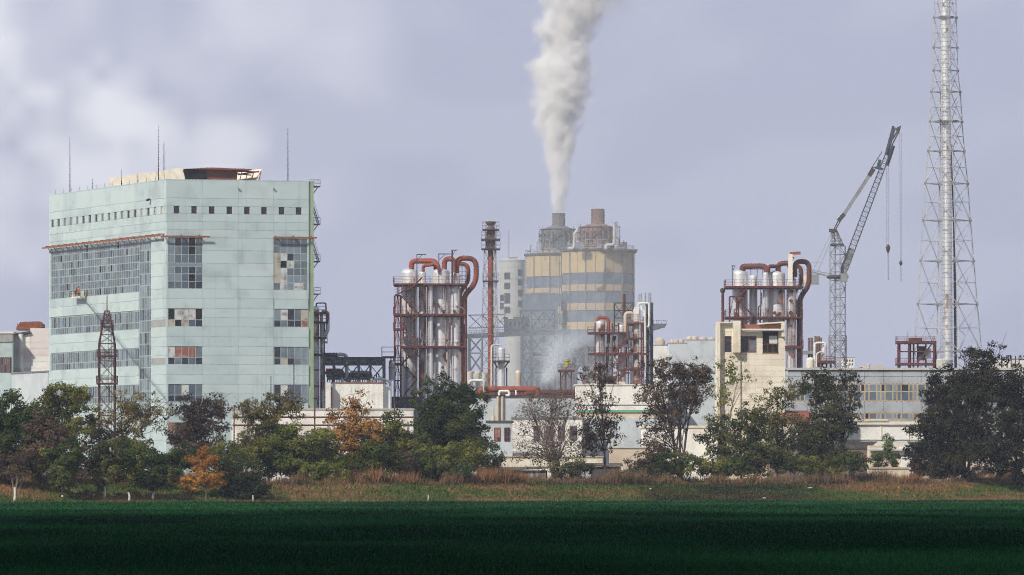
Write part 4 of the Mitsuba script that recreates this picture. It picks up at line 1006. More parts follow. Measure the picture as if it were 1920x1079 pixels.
pt2, c2x, R2 = prill('rear prilling tower, half hidden, its grey drum and exhaust trailing the white plume', 1054, 2048.0, 481, B2, (1046, 31, 432, 441), 'tower_grey', (1036, 1059, 399, 425), 'tower_grey')
pipe(pt1, 'duct', [P(1064, 467, 1974), P(1074, 467, 1974), P(1077, 462, 1974), P(1077, 438, 1974), P(1083, 434, 1974), P(1083, 426, 1974)], .55, 'pale_steel', 1.5)
pipe(pt1, 'duct', [P(1136, 468, 1973), P(1137, 460, 1973), P(1152, 460, 1973), P(1152, 416, 1973)], .6, 'pale_steel', 1.5)
put(pt1, 'roof_deck', MB().box2(X(1128, 1996), X(1194, 1996), 1985, 2010, Z(473, 1996), Z(470.5, 1996)), 'dark_roof')
m = MB().bar(P(1162, 470, 1990), P(1162, 425, 1990), .3).bar(P(1157, 470, 1990), P(1157, 416, 1990), .25).bar(P(1156, 426, 1990), P(1163, 426, 1990), .25).bar(P(1153, 447, 1990), P(1163, 447, 1990), .2)
put(pt1, 'mast', m, 'dark_steel')
lh = MB().box2(X(978, 1990), X(1046, 1990), 1990, 2004, GZ, Z(551, 1990)); lt = thing('lift_house', 'dull blue block in front of the left foot of the prilling towers', 'building')
put(lt, 'wall', lh, 'band_blue'); put(lt, 'roof', MB().box2(X(996, 1990), X(1046, 1990), 1989.5, 2004.5, Z(551, 1990) + .01, Z(549, 1990)), 'grey_roof')

# ---------------------------------------------------------------- group of vessels below the prilling towers
y = 1100.0; g3 = 'vessels of the middle group below the prilling towers'
v1 = col_px('reactor_column', 'rust streaked column with a small red pipe arch at the left of the middle group', 1117, 1134, 606, y, 'silver_rust', (624, 663, 690), g3)
pipe(v1, 'overhead_pipe', [P(1121, 603, y), P(1121, 596, y), P(1141, 596, y), P(1141, 645, y)], .33, 'pipe_red', 1.2)
v2 = col_px('reactor_column', 'stubby pale vessel with a yellowish pipe in the centre of the middle group', 1158, 1173, 613, y + 1, 'silver', (624, 663), g3)
pipe(v2, 'overhead_pipe', [P(1172.5, 640, y - .8), P(1172.5, 588, y - .8), P(1186, 587, y - .8), P(1187, 600, y)], .35, 'tan_wall', 1.2)
put(v2, 'vent', MB().tube([P(1170, 600, y + 1), P(1170, 552, y + 1)], .30, 10), 'pipe_brown', 50)
v3 = col_px('reactor_column', 'tall rusty column at the right of the middle group with white pipes beside it', 1187, 1201, 582, y - .5, 'silver_rust', (605, 635, 662, 690, 712), g3)
put(v3, 'head_box', MB().box2(X(1189, y), X(1198, y), y - 1.4, y - .6, Z(590, y), Z(577, y)), 'white_wall')
pipe(v3, 'white_pipe', [P(1197, 575, y - 1.5), P(1197, 569, y - 1.5), P(1217, 569, y - 1.5), P(1217, 610, y - 1.5), P(1215, 614, y - 1.5)], .2, 'white_wall', .4)
pipe(v3, 'white_pipe', [P(1203, 573, y - 1.8), P(1204, 583, y - 1.8), P(1209, 586, y - 1.8), P(1209.5, 690, y - 1.8)], .27, 'white_wall', .6)
pipe(v3, 'white_pipe', [P(1200, 590, y - 2), P(1199.5, 690, y - 2)], .12, 'pale_steel', .4)
ff = thing('steel_platform_tower', 'dark red frame of platforms and stairs around the middle vessels', 'steel frame')
for py, x0, x1 in ((624, 1102, 1174), (663, 1103, 1216), (606, 1175, 1206), (634, 1180, 1206), (692, 1160, 1208)): platform(ff, X(x0, y), X(x1, y), y - 2.2, y + 3, Z(py, y), 'red_steel', thick=.35, step=1.2)
for px in (1116, 1148, 1160, 1178, 1203, 1206): put(ff, 'post', MB().bar(P(px, 606, y - 2), P(px, 745, y - 2), .25), 'red_steel')
for px in (1214, 1222): put(ff, 'post', MB().bar(P(px, 568, y + 1), P(px, 745, y + 1), .55), 'blue_steel')
m = MB()
for p, q in (((1151, 664), (1174, 638)), ((1158, 685), (1178, 665)), ((1160, 713), (1174, 697))): m.bar(P(*p, y - 2.3), P(*q, y - 2.3), .5)
for py in (580, 596, 612, 628, 645, 660): m.bar(P(1214, py, y + 1), P(1222, py, y + 1), .2)
for a, b in ((568, 596), (596, 628), (628, 660)): m.bar(P(1214, a, y + 1), P(1222, b, y + 1), .15)
put(ff, 'brace', m, 'red_steel', stuff=True)
m = MB()
for px in (1152, 1170, 1187):
    m.bar(P(px, 569, y + 4), P(px, 624, y + 4), .25)
for py in (569, 583, 597, 611): m.bar(P(1152, py, y + 4), P(1187, py, y + 4), .2)
for a, b in ((1152, 1170), (1170, 1187)): m.bar(P(a, 597, y + 4), P(b, 569, y + 4), .14); m.bar(P(a, 569, y + 4), P(b, 597, y + 4), .14)
put(ff, 'rear_frame', m, 'dark_steel', stuff=True)
m = MB()
for px, t in ((1198, 553), (1202, 551), (1210, 550), (1216.5, 550), (1220, 550)): m.tube([P(px, 575, y + 2), P(px, t, y + 2)], .12, 6)
put(ff, 'vent_rod', m, 'grey_steel', stuff=True)
rr = random.Random(4); m = MB()
for k in range(26):
    px = rr.uniform(1136, 1206); py = rr.uniform(625, 715); m.tube([P(px, py, y + 1.5), P(px, py + rr.uniform(10, 40), y + 1.5)], rr.uniform(.08, .2), 6)
    if k % 3 == 0: m.box((X(px, y), y + 2, Z(py, y)), (rr.uniform(.6, 1.6), 1, rr.uniform(.5, 1.2)))
put(ff, 'small_pipework', m, 'tower_rust', stuff=True)
hy = thing('hydrant_platform', 'yellow capped valve on a railed red platform before the steam', 'valve platform')
y = 960.0
put(hy, 'valve', MB().lathe((X(1063, y), y, 0), [(.30, Z(688, y)), (.30, Z(680, y)), (.42, Z(679.5, y)), (.55, Z(677.5, y)), (.55, Z(676, y)), (.02, Z(675.6, y))], 14), 'yellow_paint', 40)
platform(hy, X(1046, y), X(1077, y), y - 1.2, y + 1.2, Z(694, y), 'red_steel', thick=.4, rail=.9, step=.6)
m = MB()
for px in (1051, 1061, 1071): m.bar(P(px, 696, y), P(px, 760, y), .2)
m.bar(P(1051, 712, y), P(1061, 696, y), .12); m.bar(P(1071, 712, y), P(1061, 696, y), .12); put(hy, 'leg', m, 'red_steel', stuff=True)

# ---------------------------------------------------------------- far white tanks
y = 1600.0
def far_block(label, x0, x1, yt, m, caps, dy=0):
    t = thing('storage_block', label, 'building', 'white storage blocks in the distance'); yy = y + dy; zt = Z(yt, yy)
    put(t, 'wall', MB().box2(X(x0, yy), X(x1, yy), yy, yy + 14, GZ, zt), m); put(t, 'roof', MB().box2(X(x0, yy) - .2, X(x1, yy) + .2, yy - .2, yy + 14.2, zt + .002, zt + .25), 'grey_roof')
    r = random.Random(int(x0))
    for k, z in enumerate(np.arange(zt - .1, zt - 7, -1.75)):
        for a in np.arange(X(x0, yy) + .05, X(x1, yy) - .4, 2.1): b = min(a + 2.0, X(x1, yy) - .05); put(t, 'wall_panel', MB().box2(a, b, yy - .12, yy - .005, z - 1.66, z - .04 - r.uniform(0, .03)), m)
    for (px, w, h) in caps: put(t, 'roof_vent', MB().lathe((X(px, yy), yy + 3, 0), [(w, zt + .26), (w, zt + h * .5), (w * .75, zt + h * .85), (.02, zt + h)], 14), 'tan_wall', 40)
far_block('bright white low block with a domed roof vent nearest the middle vessels', 1222, 1251, 649, 'white_wall', [(1238, 1.4, 2.3)], -60)
far_block('pale grey low block in the middle of the far white blocks', 1254, 1288, 645, 'pale_wall', [(1261, .7, 1.3), (1269, .9, 1.3), (1279, .8, 1.4)])
far_block('widest pale block nearest the cream tower among the far white blocks', 1286, 1352, 639, 'pale_wall', [(1294, .9, 1.3), (1304, 1.0, 1.5), (1320, 1.0, 1.2), (1335, 1.0, 1.0)], 70)
# ---------------------------------------------------------------- crane
y = 1250.0
cr = thing('tower_crane', 'grey luffing tower crane with raised lattice jib and hanging hooks', 'crane')
w = 1.35; cx = X(1570.5, y)
sq = lambda c, r, z, yy=y, a=0.25: [(c + r * math.cos(a + k * math.pi / 2), yy + r * math.sin(a + k * math.pi / 2), z) for k in range(4)]
lattice(cr, sq(cx, 1.75, GZ), sq(cx, 1.75, Z(462, y)), np.linspace(0, 1, 29), .26, .15, 'grey_steel', 'z', leg='mast_leg', brace='mast_brace')
lattice(cr, sq(cx, 2.0, GZ), sq(cx, 2.0, Z(630, y)), np.linspace(0, 1, 12), .22, .12, 'grey_steel', 'x', leg='mast_leg', brace='mast_brace')
lattice(cr, sq(cx, 1.5, Z(462, y)), sq(X(1564, y), .5, Z(431, y)), [0, .35, .7, 1], .24, .16, 'grey_steel', 'x', leg='head_leg', brace='head_brace')
put(cr, 'turntable', MB().lathe((cx, y, 0), [(2.2, Z(523, y)), (2.4, Z(521, y)), (2.4, Z(518, y)), (2.0, Z(517, y))], 20), 'blue_steel', 40)
put(cr, 'head_platform', MB().box2(X(1557, y), X(1581, y), y - 1.6, y + 1.6, Z(461, y), Z(458, y)), 'blue_steel')
for px in (1558, 1564): put(cr, 'sheave', MB().box2(X(px, y) - .4, X(px, y) + .5, y - .8, y + .8, Z(436, y), Z(430, y)), 'dark_steel')
J0, J1 = P(1576, 524, y), P(1671, 272, y); d = unit(J1 - J0); nrm = unit(np.cross(d, (0, 1, 0)))
def jib(t, hw, dep): c = J0 + (J1 - J0) * t; hw = hw * .85; return [c - nrm * hw + (0, -dep, 0), c + nrm * hw + (0, -dep, 0), c + nrm * hw + (0, dep, 0), c - nrm * hw + (0, dep, 0)]
secs = [(0, .35, .9), (.08, .85, .95), (.5, .75, .9), (.86, .6, .8), (1.0, .5, .7)]
for (t0, h0, e0), (t1, h1, e1) in zip(secs, secs[1:]):
    lattice(cr, jib(t0, h0, e0), jib(t1, h1, e1), np.linspace(0, 1, max(2, int((t1 - t0) * 30) + 1)), .20, .10, 'blue_steel', 'z', leg='jib_chord', brace='jib_brace')
m = MB().slab(jib(.02, .8, .7), d * 6.5); put(cr, 'jib_foot', m, 'grey_steel')
m = MB().bar(P(1661, 290, y), P(1675, 237, y), .5).bar(P(1664, 292, y), P(1678, 240, y), .4).bar(P(1668, 270, y), P(1684, 245, y), .35).bar(P(1673, 272, y), P(1686, 246, y), .3).bar(P(1677, 241, y), P(1684, 248, y), .25)
put(cr, 'jib_head', m, 'blue_steel', stuff=True)
put(cr, 'jib_tip', MB().slab([P(1681, 240, y), P(1690, 236, y), P(1686, 251, y), P(1681, 249, y)], (0, .8, 0)), 'dark_steel')
put(cr, 'hook_guide', MB().bar(P(1675, 274, y), P(1663, 311, y), .55, .8), 'blue_steel')
m = MB().bar(P(1640, 315, y), P(1655, 318, y), .4).bar(P(1654, 285, y), P(1634, 316, y), .18).bar(P(1634, 315, y), P(1650, 313, y), .2).bar(P(1650, 300, y), P(1646, 316, y), .7); put(cr, 'jib_bracket', m, 'blue_steel', stuff=True)
m = MB().bar(P(1635, 322, y), P(1583, 402, y), .30, .8); put(cr, 'jib_stay', m, 'grey_steel')
m = MB().bar(P(1638, 317, y), P(1630, 330, y), 1.0).bar(P(1583, 402, y), P(1572, 415, y), .9).bar(P(1574, 410, y), P(1562, 434, y), .25).bar(P(1580, 408, y), P(1566, 432, y), .25); put(cr, 'stay_shackle', m, 'dark_steel', stuff=True)
m = MB()
for p, q, r in (((1662, 310), (1662.5, 460), .05), ((1666, 310), (1666.5, 460), .05), ((1687, 250), (1688, 490), .045), ((1690, 250), (1690, 490), .045), ((1665, 474), (1665.5, 526), .10), ((1689, 498), (1689.3, 528), .09), ((1560, 436), (1523, 510), .05), ((1563, 437), (1534, 510), .05), ((1523, 493), (1540, 492), .04)): m.tube([P(*p, y), P(*q, y)], r, 5)
put(cr, 'rope', m, 'grey_steel', stuff=True)
put(cr, 'hook_block', MB().lathe((X(1665, y), y, 0), [(.1, Z(476, y)), (.35, Z(471, y)), (.5, Z(466, y)), (.4, Z(462, y)), (.2, Z(459, y))], 10), 'dark_steel', 40)
put(cr, 'hook_block', MB().lathe((X(1689, y), y, 0), [(.1, Z(499, y)), (.4, Z(495, y)), (.3, Z(491, y)), (.05, Z(489, y))], 10), 'dark_steel', 40)
m = MB()
for dy in (-1, 1): m.bar(P(1573, 523, y + dy), P(1521, 511, y + dy), .35); m.bar(P(1573, 517, y + dy), P(1521, 507, y + dy), .16)
for t in np.linspace(0, 1, 9): m.bar(P(1573 - 52 * t, 523 - 12 * t, y - 1), P(1573 - 52 * t, 517 - 10 * t, y - 1), .1); m.bar(P(1573 - 52 * t, 523 - 12 * t, y - 1), P(1573 - 52 * t, 523 - 12 * t, y + 1), .14)
put(cr, 'counter_jib', m, 'grey_steel', stuff=True)
put(cr, 'counterweight', MB().box2(X(1521, y), X(1535, y), y - 1, y + 1, Z(534, y), Z(516, y)), 'grey_steel'); put(cr, 'machine_house', MB().box2(X(1505, y), X(1520.5, y), y - 1.2, y + 1.2, Z(532, y), Z(517, y)), 'cream_wall')
put(cr, 'cab', MB().box2(X(1575, y), X(1588, y), y - 2.6, y - 1.2, Z(530, y), Z(514, y)), 'grey_steel')
m = MB(); ladder(m, cx - .2, y - 1.1, GZ, Z(523, y), .6); put(cr, 'ladder', m, 'grey_steel')

# ---------------------------------------------------------------- tall chimney in its lattice
y = 1200.0
ch = thing('chimney', 'very tall silver flue in a pale tapering lattice tower at the right', 'chimney')
cx0, cx1 = X(1777.5, y), X(1772, y); zt = Z(-60, y); zb = GZ
c_at = lambda z: cx0 + (cx1 - cx0) * (z - Z(690, y)) / (Z(0, y) - Z(690, y))
put(ch, 'flue', MB().tube([(c_at(zb), y, zb), (c_at(zt), y, zt)], 1.02, 26), 'silver_stack', 40)
m = MB()
for z in np.arange(zb + .8, zt, .92): m.tube([(c_at(z), y, z - .05), (c_at(z), y, z + .05)], 1.075, 22, cap=False)
put(ch, 'flue_band', m, 'grey_steel', 40, stuff=True)
hp = [(745, 74), (617, 63), (571, 58.5), (490, 52.5), (414, 46.5), (340, 41.5), (284, 35.5), (229, 31.5), (173, 28.5), (133, 23.8), (34, 22), (-60, 20)]
def half(py): return float(np.interp(-py, [-a for a, b in hp], [b for a, b in hp])) * y / F
AN = [math.radians(a) for a in (194, 284, 14, 104)]
def corners(py):
    z = Z(py, y); r = half(py); c = c_at(z)
    return np.array([(c + r * math.cos(a), y + r * math.sin(a), z) for a in AN])
lev = [745, 660, 571, 490, 414, 345, 284, 229, 173, 133, 90, 34, -20, -60]
for i in range(4):
    m = MB()
    for a, b in zip(lev, lev[1:]): m.bar(corners(a)[i], corners(b)[i], .21 if a > 200 else .16)
    put(ch, 'tower_leg', m, 'pale_steel')
for k, (a, b) in enumerate(zip(lev, lev[1:])):
    A, Bq, H = corners(a), corners(b), corners((a + b) / 2); m = MB(); wd = .105 if a > 200 else .085
    for i in range(4):
        j = (i + 1) % 4; mid = (H[i] + H[j]) / 2
        m.bar(A[i], mid, wd); m.bar(A[j], mid, wd); m.bar(Bq[i], mid, wd * .9); m.bar(Bq[j], mid, wd * .9); m.bar(H[i], H[j], wd * .85)
    put(ch, 'brace', m, 'pale_steel', stuff=True)
    m = MB()
    for i in range(4): m.bar(Bq[i], Bq[(i + 1) % 4], wd * 1.35)
    c = Bq.mean(0)
    for i in range(4): m.bar(Bq[i], c + unit(Bq[i] - c) * 1.05, wd * 1.1)
    for i in range(4): m.box(Bq[i], (.55, .55, .5))
    put(ch, 'frame_ring', m, 'grey_steel', stuff=True)
pipe(ch, 'side_pipe', [(X(1795, y), y + 1.8, GZ), (X(1790.5, y), y + 1.5, Z(420, y)), (X(1785, y), y + 1.2, Z(270, y))], .30, 'blue_steel', .5, 10)
m = MB(); ladder(m, X(1762, y), y - 1.4, GZ, Z(150, y), .5); put(ch, 'ladder', m, 'grey_steel')
for py in (34, 229): m = MB(); r = half(py) * .62; put(ch, 'platform', MB().box((c_at(Z(py, y)), y, Z(py, y) + .2), (r * 2, r * 2, .12), .25), 'grey_steel')

# ---------------------------------------------------------------- red frame on the roof line
y = 1100.0
rf_ = thing('open_equipment_rack', 'open red steel frame with tanks inside left of the chimney foot', 'steel frame')
for px in (1684, 1704, 1751): put(rf_, 'post', MB().bar(P(px, 640, y), P(px, 745, y), .35), 'red_steel'); put(rf_, 'post', MB().bar(P(px + 3, 640, y + 5), P(px + 3, 745, y + 5), .3), 'red_steel')
platform(rf_, X(1682, y), X(1753, y), y - .5, y + 5.5, Z(640, y), 'red_steel', thick=.5, rail=.9); platform(rf_, X(1682, y), X(1753, y), y - .5, y + 5.5, Z(681, y), 'red_steel', thick=.45, rail=.9)
m = MB()
for px in (1713, 1721, 1736): m.bar(P(px, 640, y + 3), P(px, 690, y + 3), .3)
for p, q in (((1720, 681), (1750, 642)), ((1706, 660), (1750, 660)), ((1684, 660), (1704, 660))): m.bar(P(*p, y + 1), P(*q, y + 1), .22)
put(rf_, 'brace', m, 'red_steel', stuff=True)
put(rf_, 'drum', MB().tube([P(1728, 676, y + 2.5), P(1728, 650, y + 2.5)], .9, 16), 'dark_steel', 50); put(rf_, 'drum', MB().tube([P(1739, 672, y + 2.5), P(1739, 655, y + 2.5)], .7, 16), 'white_wall', 50)
put(rf_, 'box', MB().box2(X(1706, y), X(1730, y), y + 1, y + 4, Z(640, y), Z(634, y)), 'red_steel')
for px, t in ((1701, 622), (1716, 628)): put(rf_, 'vent', MB().tube([P(px, 640, y + 2), P(px, t, y + 2)], .14, 8), 'pale_steel', 50)
wt = col_px('water_tank', 'pale round tank at the foot of the tall chimney', 1752, 1786, 676, 1185, 'concrete', (), ybot=745, cat='tank', cap='concrete', dome=.15)
# pale building beyond the right edge
fb_ = shed('far_building', 'pale pink building with thin posts at the right edge', 1350, 1862, 1935, 675, 12, 'white_wall', 'grey_roof')
for i, px in enumerate((1878, 1888, 1896, 1904, 1911)): put(fb_, 'post', MB().bar(P(px, 690, 1348), P(px, 668, 1348), .25), 'pylon_red')
fb2 = shed('far_building', 'small far white block of flats beside the crane foot', 1900, 1580, 1602, 672, 12, 'white_wall', 'grey_roof')
winrow(fb2, 1900, [(1582 + 5 * i, 1584.5 + 5 * i) for i in range(4)], 675, 679); winrow(fb2, 1900, [(1582 + 5 * i, 1584.5 + 5 * i) for i in range(4)], 682, 686, seed=2)

# small vessels between the right columns and the crane
y = 1060.0
sv = col_px('small_vessel', 'cream bellied vessel low beside the right columns', 1512, 1527, 676, y, 'cream_wall', (), ybot=745, cat='vessel', cap='cream_wall', dome=.7)
sv2 = col_px('small_vessel', 'silver vessel with a white bent pipe left of the crane foot', 1540, 1551, 650, y + 1, 'silver', (676,), ybot=684, cat='vessel')
pipe(sv2, 'pipe', [P(1528, 700, y), P(1527.5, 643.5, y), P(1547, 643.5, y), P(1548, 651, y)], .2, 'white_wall', .6); pipe(sv2, 'pipe', [P(1531, 700, y), P(1531, 663, y), P(1543, 660, y)], .16, 'white_wall', .5)
platform(sv2, X(1533, y), X(1566, y), y - 1.5, y + 3, Z(677, y), 'red_steel', thick=.5, rail=.8); m = MB()
for px in (1535, 1542, 1550, 1558): m.bar(P(px, 677, y), P(px, 745, y), .3)
put(sv2, 'leg', m, 'pylon_red', stuff=True)
vr = thing('vent_row', 'row of thin vent pipes on a dull platform between the columns and the crane', 'vent pipes')
platform(vr, X(1506, y), X(1527, y), y + 6, y + 10, Z(657, y), 'grey_steel', thick=.6, rail=0)
for px, t in ((1517, 634), (1522, 634), (1529, 631), (1532, 632), (1535, 631), (1539, 634)): put(vr, 'vent_pipe', MB().tube([P(px, 745, y + 8), P(px, t, y + 8)], .22, 8), 'tower_rust', 50)

# ---------------------------------------------------------------- long grey building
y = 920.0
gb = thing('long_building', 'long low grey factory building with two tan framed window bands', 'building')
x0, x1 = 1478, 1905
put(gb, 'wall', MB().box2(X(x0, y) + .1, X(x1, y) - .1, y + .15, y + 22, GZ - .4, Z(693, y)), 'inside')
put(gb, 'roof', MB().box2(X(x0, y) - .3, X(x1, y) + .3, y - .35, y + 22.4, Z(692.9, y), Z(690.6, y)), 'grey_roof')
put(gb, 'roof_lip', MB().box2(X(x0, y) - .35, X(x1, y) + .35, y - .45, y - .355, Z(694.5, y), Z(690.5, y)), 'concrete')
fcg = Facade((X(x0, y), y), (1, 0)); rnd = random.Random(21); W = X(x1, y) - X(x0, y)
for a, b in ((695, 720), (753.5, 774), (787.5, 796)):
    xs_ = np.linspace(0, W, 13)
    cells = [(p, q, Z(b, y), Z(a, y)) for p, q in zip(xs_, xs_[1:])]
    if a == 695: cells = [(p, q, z0, z1) for p, q, *_ in cells for z0, z1 in ((Z(720, y), Z(707, y)), (Z(707, y), Z(695, y)))]
    panels(gb, fcg, cells, ['grey_wall'], rnd, gap=(.05, .06), thick=.14)
put(gb, 'side_wall', MB().box2(X(x0, y) - .05, X(x0, y) + .09, y + .3, y + 22, GZ, Z(693, y)), 'grey_wall'); put(gb, 'side_wall', MB().box2(X(x1, y) - .09, X(x1, y) + .05, y + .3, y + 22, GZ, Z(693, y)), 'grey_wall')
put(gb, 'rear_wall', MB().box2(X(x0, y), X(x1, y), y + 22.01, y + 22.15, GZ, Z(693, y)), 'grey_wall')
rt = random.Random(8); pat = [0]; k = 0
while pat[-1] < W - 1: pat.append(pat[-1] + (1.25 if k % 3 == 0 else .68)); k += 1
pat = pat[:-1]; n = len(pat) - 1; cut = list(range(0, n, 12)) + [n]
for a, b in zip(cut, cut[1:]):
    seg = pat[a:b + 1]; L = seg[-1] - seg[0]; fr_ = [(s - seg[0]) / L for s in seg]
    window(gb, fcg, seg[0] + .02, seg[-1] - .02, Z(753, y), Z(720.5, y), fr_, [0, .56, 1], lambda i, j: rt.choice(['pane_blue', 'pane_grey', 'pane_grey', 'pane_dark', 'pane_pale'] if j else ['pane_pale', 'pane_grey', 'pane_blue', 'pane_grey']), 'frame_tan', .17, single=True, inset=.06)
    window(gb, fcg, seg[0] + .02, seg[-1] - .02, Z(787, y), Z(774.5, y), fr_, 1, lambda i, j: rt.choice(['pane_blue', 'pane_grey', 'pane_pale', 'pane_dark']), 'frame_tan', .17, single=True, inset=.06)
put(gb, 'roof_cowl', MB().box2(X(1614, y), X(1620, y), y + 3, y + 4, Z(691, y), Z(688.5, y)), 'dark_steel')
# low white building in front of it
lw = shed('low_white_building', 'low white building with a cream ledge in front of the long grey building', 885, 1560, 1925, 797, 14, 'white_wall', 'cream_wall', rt=.5, eave=.45)
put(lw, 'plinth', MB().box2(X(1560, 884.9), X(1925, 884.9), 884.75, 884.98, GZ, Z(842, 885)), 'tan_wall'); put(lw, 'canopy', MB().box2(X(1575, 883), X(1740, 883), 882.2, 884.7, Z(827, 883), Z(825.4, 883)), 'dark_roof')
for k, px in enumerate((1600, 1652, 1704)): put(lw, 'downpipe', MB().bar(P(px, 800, 884.85), P(px, 826, 884.85), .16), 'cream_wall')
put(lw, 'ledge', MB().box2(X(1600, 884), X(1665, 884), 884.2, 884.9, Z(789.5, 885), Z(787, 885)), 'cream_wall')
hut = thing('hut', 'small pale hut with a light sloping roof behind the shrub at the right', 'hut')
y = 850.0
put(hut, 'wall', MB().box2(X(1630, y), X(1708, y), y, y + 5, GZ - .5, Z(836, y)), 'tan_wall'); put(hut, 'pier', MB().box2(X(1686, y), X(1708, y), y - .25, y - .01, GZ - .5, Z(838, y)), 'white_wall')
put(hut, 'roof', MB().slab([P(1627, 846, y - 1.2), P(1712, 846, y - 1.2), P(1700, 831, y + 5), P(1646, 831, y + 5)], (0, 0, .2)), 'concrete')
winrow(hut, y, [(1640, 1652)], 852, 864)
cb = thing('concrete_box', 'low cream concrete box with a flat lid among the weeds at the right', 'concrete box')
y = 790.0
put(cb, 'wall', MB().box2(X(1629, y), X(1704, y), y, y + 3.5, GZ - .5, Z(880, y)), 'cream_wall'); put(cb, 'lid', MB().box2(X(1627, y), X(1707, y), y - .2, y + 3.8, Z(879.9, y), Z(876.5, y)), 'tan_wall')
dk = shed('dark_shed', 'low dark shed under the trees left of the small hut', 858, 1440, 1628, 842, 5, 'wood_grey', 'dark_roof', rt=.5)
cw = shed('cream_shed', 'cream shed with dark gaps behind the trees right of the cream tower', 862, 1428, 1496, 795, 8, 'cream_wall', 'roof_rust', rt=.6)
winrow(cw, 862, [(1440, 1447), (1462, 1469), (1482, 1489)], 806, 826)
br_ = thing('brick_shed', 'red brick roofed shed end showing between the trees right of the cream tower', 'shed')
put(br_, 'roof', MB().slab([P(1455, 792, 866), P(1520, 792, 866), P(1516, 774, 872), P(1462, 774, 872)], (0, 0, .3)), 'roof_red'); put(br_, 'wall', MB().box2(X(1457, 868), X(1518, 868), 867.4, 876, GZ, Z(792, 868)), 'brick_red')

# ---------------------------------------------------------------- cream tower
y = 870.0
tw = thing('cream_tower', 'cream tower house with stepped parapets and open top windows', 'tower')
rnd = random.Random(31)
fct = Facade((X(1389, y), y), (1, 0)); fcl = Facade((X(1345.5, y - .4), y - .4), (1, 0))
wt_, wl_ = X(1472, y) - X(1389, y), X(1388.6, y - .4) - X(1345.5, y - .4)
put(tw, 'wall', MB().box2(X(1389, y) - .2, X(1472, y) - .05, y + .3, y + 8, GZ - .4, Z(622, y)), 'inside')
put(tw, 'side_wall', MB().box2(X(1472, y) - .049, X(1472, y) + .0, y + .02, y + 8, GZ - .4, Z(622, y)), 'cream_wall'); put(tw, 'rear_wall', MB().box2(X(1346, y), X(1472, y), y + 8.01, y + 8.2, GZ - .4, Z(618, y)), 'cream_wall')
op = [(X(1390, y), X(1418.5, y), Z(660, y), Z(631, y)), (X(1430, y), X(1459.5, y), Z(662, y), Z(621, y))]
op = [(a - fct.c[0], b - fct.c[0], c, d) for a, b, c, d in op]
zs_ = [GZ - .4] + [Z(p, y) for p in np.arange(866, 600, -10.6) if Z(p, y) < Z(622, y)] + [Z(621, y)]
cells = merge_cells([0, wt_ * .33, wt_ * .66, wt_], zs_, op); panels(tw, fct, cells, ['cream_wall', 'cream_wall', 'cream_b'], rnd, gap=(.012, .02), thick=.25, name='block')
put(tw, 'stair_wall', MB().box2(X(1346.5, y - .4), X(1388, y - .4), y - .15, y + 8, GZ - .4, Z(606, y)), 'inside')
lo = [(X(1358.5, y - .4) - fcl.c[0], X(1371.5, y - .4) - fcl.c[0], Z(661, y), Z(631, y))]
zl_ = [GZ - .4] + [Z(p, y) for p in np.arange(866, 610, -10.6)] + [Z(604.5, y)]
panels(tw, fcl, merge_cells([0, wl_], zl_, lo), ['cream_wall', 'cream_b'], rnd, gap=(.012, .02), thick=.25, name='block')
fcs = Facade((X(1345.5, y - .4) - .0, y + 7.6), (0, -1)); fcs.n = np.array([-1.0, 0])
panels(tw, fcs, merge_cells([0, 4, 7.95], zl_, []), ['cream_wall'], rnd, gap=(.012, .02), thick=.2, name='block')
put(tw, 'pilaster', MB().box2(X(1374, y - .6), X(1388, y - .6), y - 1.45, y - .42, Z(662, y), Z(602.5, y)), 'cream_wall'); put(tw, 'pilaster', MB().box2(X(1343, y - .6), X(1350, y - .6), y - 1.45, y - .42, GZ, Z(606, y)), 'cream_wall')
put(tw, 'parapet', MB().box2(X(1344, y - 1.3), X(1373, y - 1.3), y - 1.3, y + 7.5, Z(607, y), Z(604.6, y)), 'cream_b'); put(tw, 'parapet', MB().box2(X(1376, y), X(1389.5, y), y - .45, y + 3, Z(631, y), Z(602.6, y)), 'cream_wall')
put(tw, 'canopy', MB().box2(X(1390, y), X(1467, y), y - 1.2, y + 2, Z(620.6, y), Z(617.6, y)), 'white_wall'); put(tw, 'loft', MB().box2(X(1394, y), X(1464, y), y + .6, y + 7, Z(617.5, y), Z(609, y)), 'brick_red')
put(tw, 'upper_canopy', MB().slab([P(1422, 609, y - .4), P(1466, 606, y - .4), P(1466, 603.8, y - .4), P(1422, 606.6, y - .4)], (0, 7.5, 0)), 'cream_wall'); put(tw, 'cheek', MB().box2(X(1465, y), X(1471, y), y - .8, y + .2, Z(632, y), Z(604, y)), 'cream_wall')
put(tw, 'sill', MB().box2(X(1389, y), X(1419, y), y - .16, y - .005, Z(661.5, y), Z(660, y)), 'brick_red'); put(tw, 'sill', MB().box2(X(1429, y), X(1460, y), y - .16, y - .005, Z(663.5, y), Z(662, y)), 'brick_red')
window(tw, fct, *op[0], [0, .5, 1], [0, .72, 1], lambda i, j: 'pane_grey' if (i, j) == (1, 0) else 'pane_dark', 'frame_brown', .16, inset=.15)
m = MB()
for a in (0, .33, .66, 1): fct.box(m, op[1][0] + (op[1][1] - op[1][0]) * a - .06, op[1][0] + (op[1][1] - op[1][0]) * a + .06, op[1][2], op[1][2] + 1.3, -.2, -.08)
fct.box(m, op[1][0], op[1][1], op[1][2] + 1.25, op[1][2] + 1.36, -.2, -.07); put(tw, 'balcony_rail', m, 'frame_brown', stuff=True)
put(tw, 'far_opening', fct.box(MB(), op[1][0] + 1.0, op[1][1] - .15, op[1][2] + 1.4, op[1][3] - .75, -.29, -.22), 'pane_white')
window(tw, fcl, *lo[0], [0, 1], [0, .75, 1], lambda i, j: 'pane_dark', 'frame_brown', .14, inset=.12)
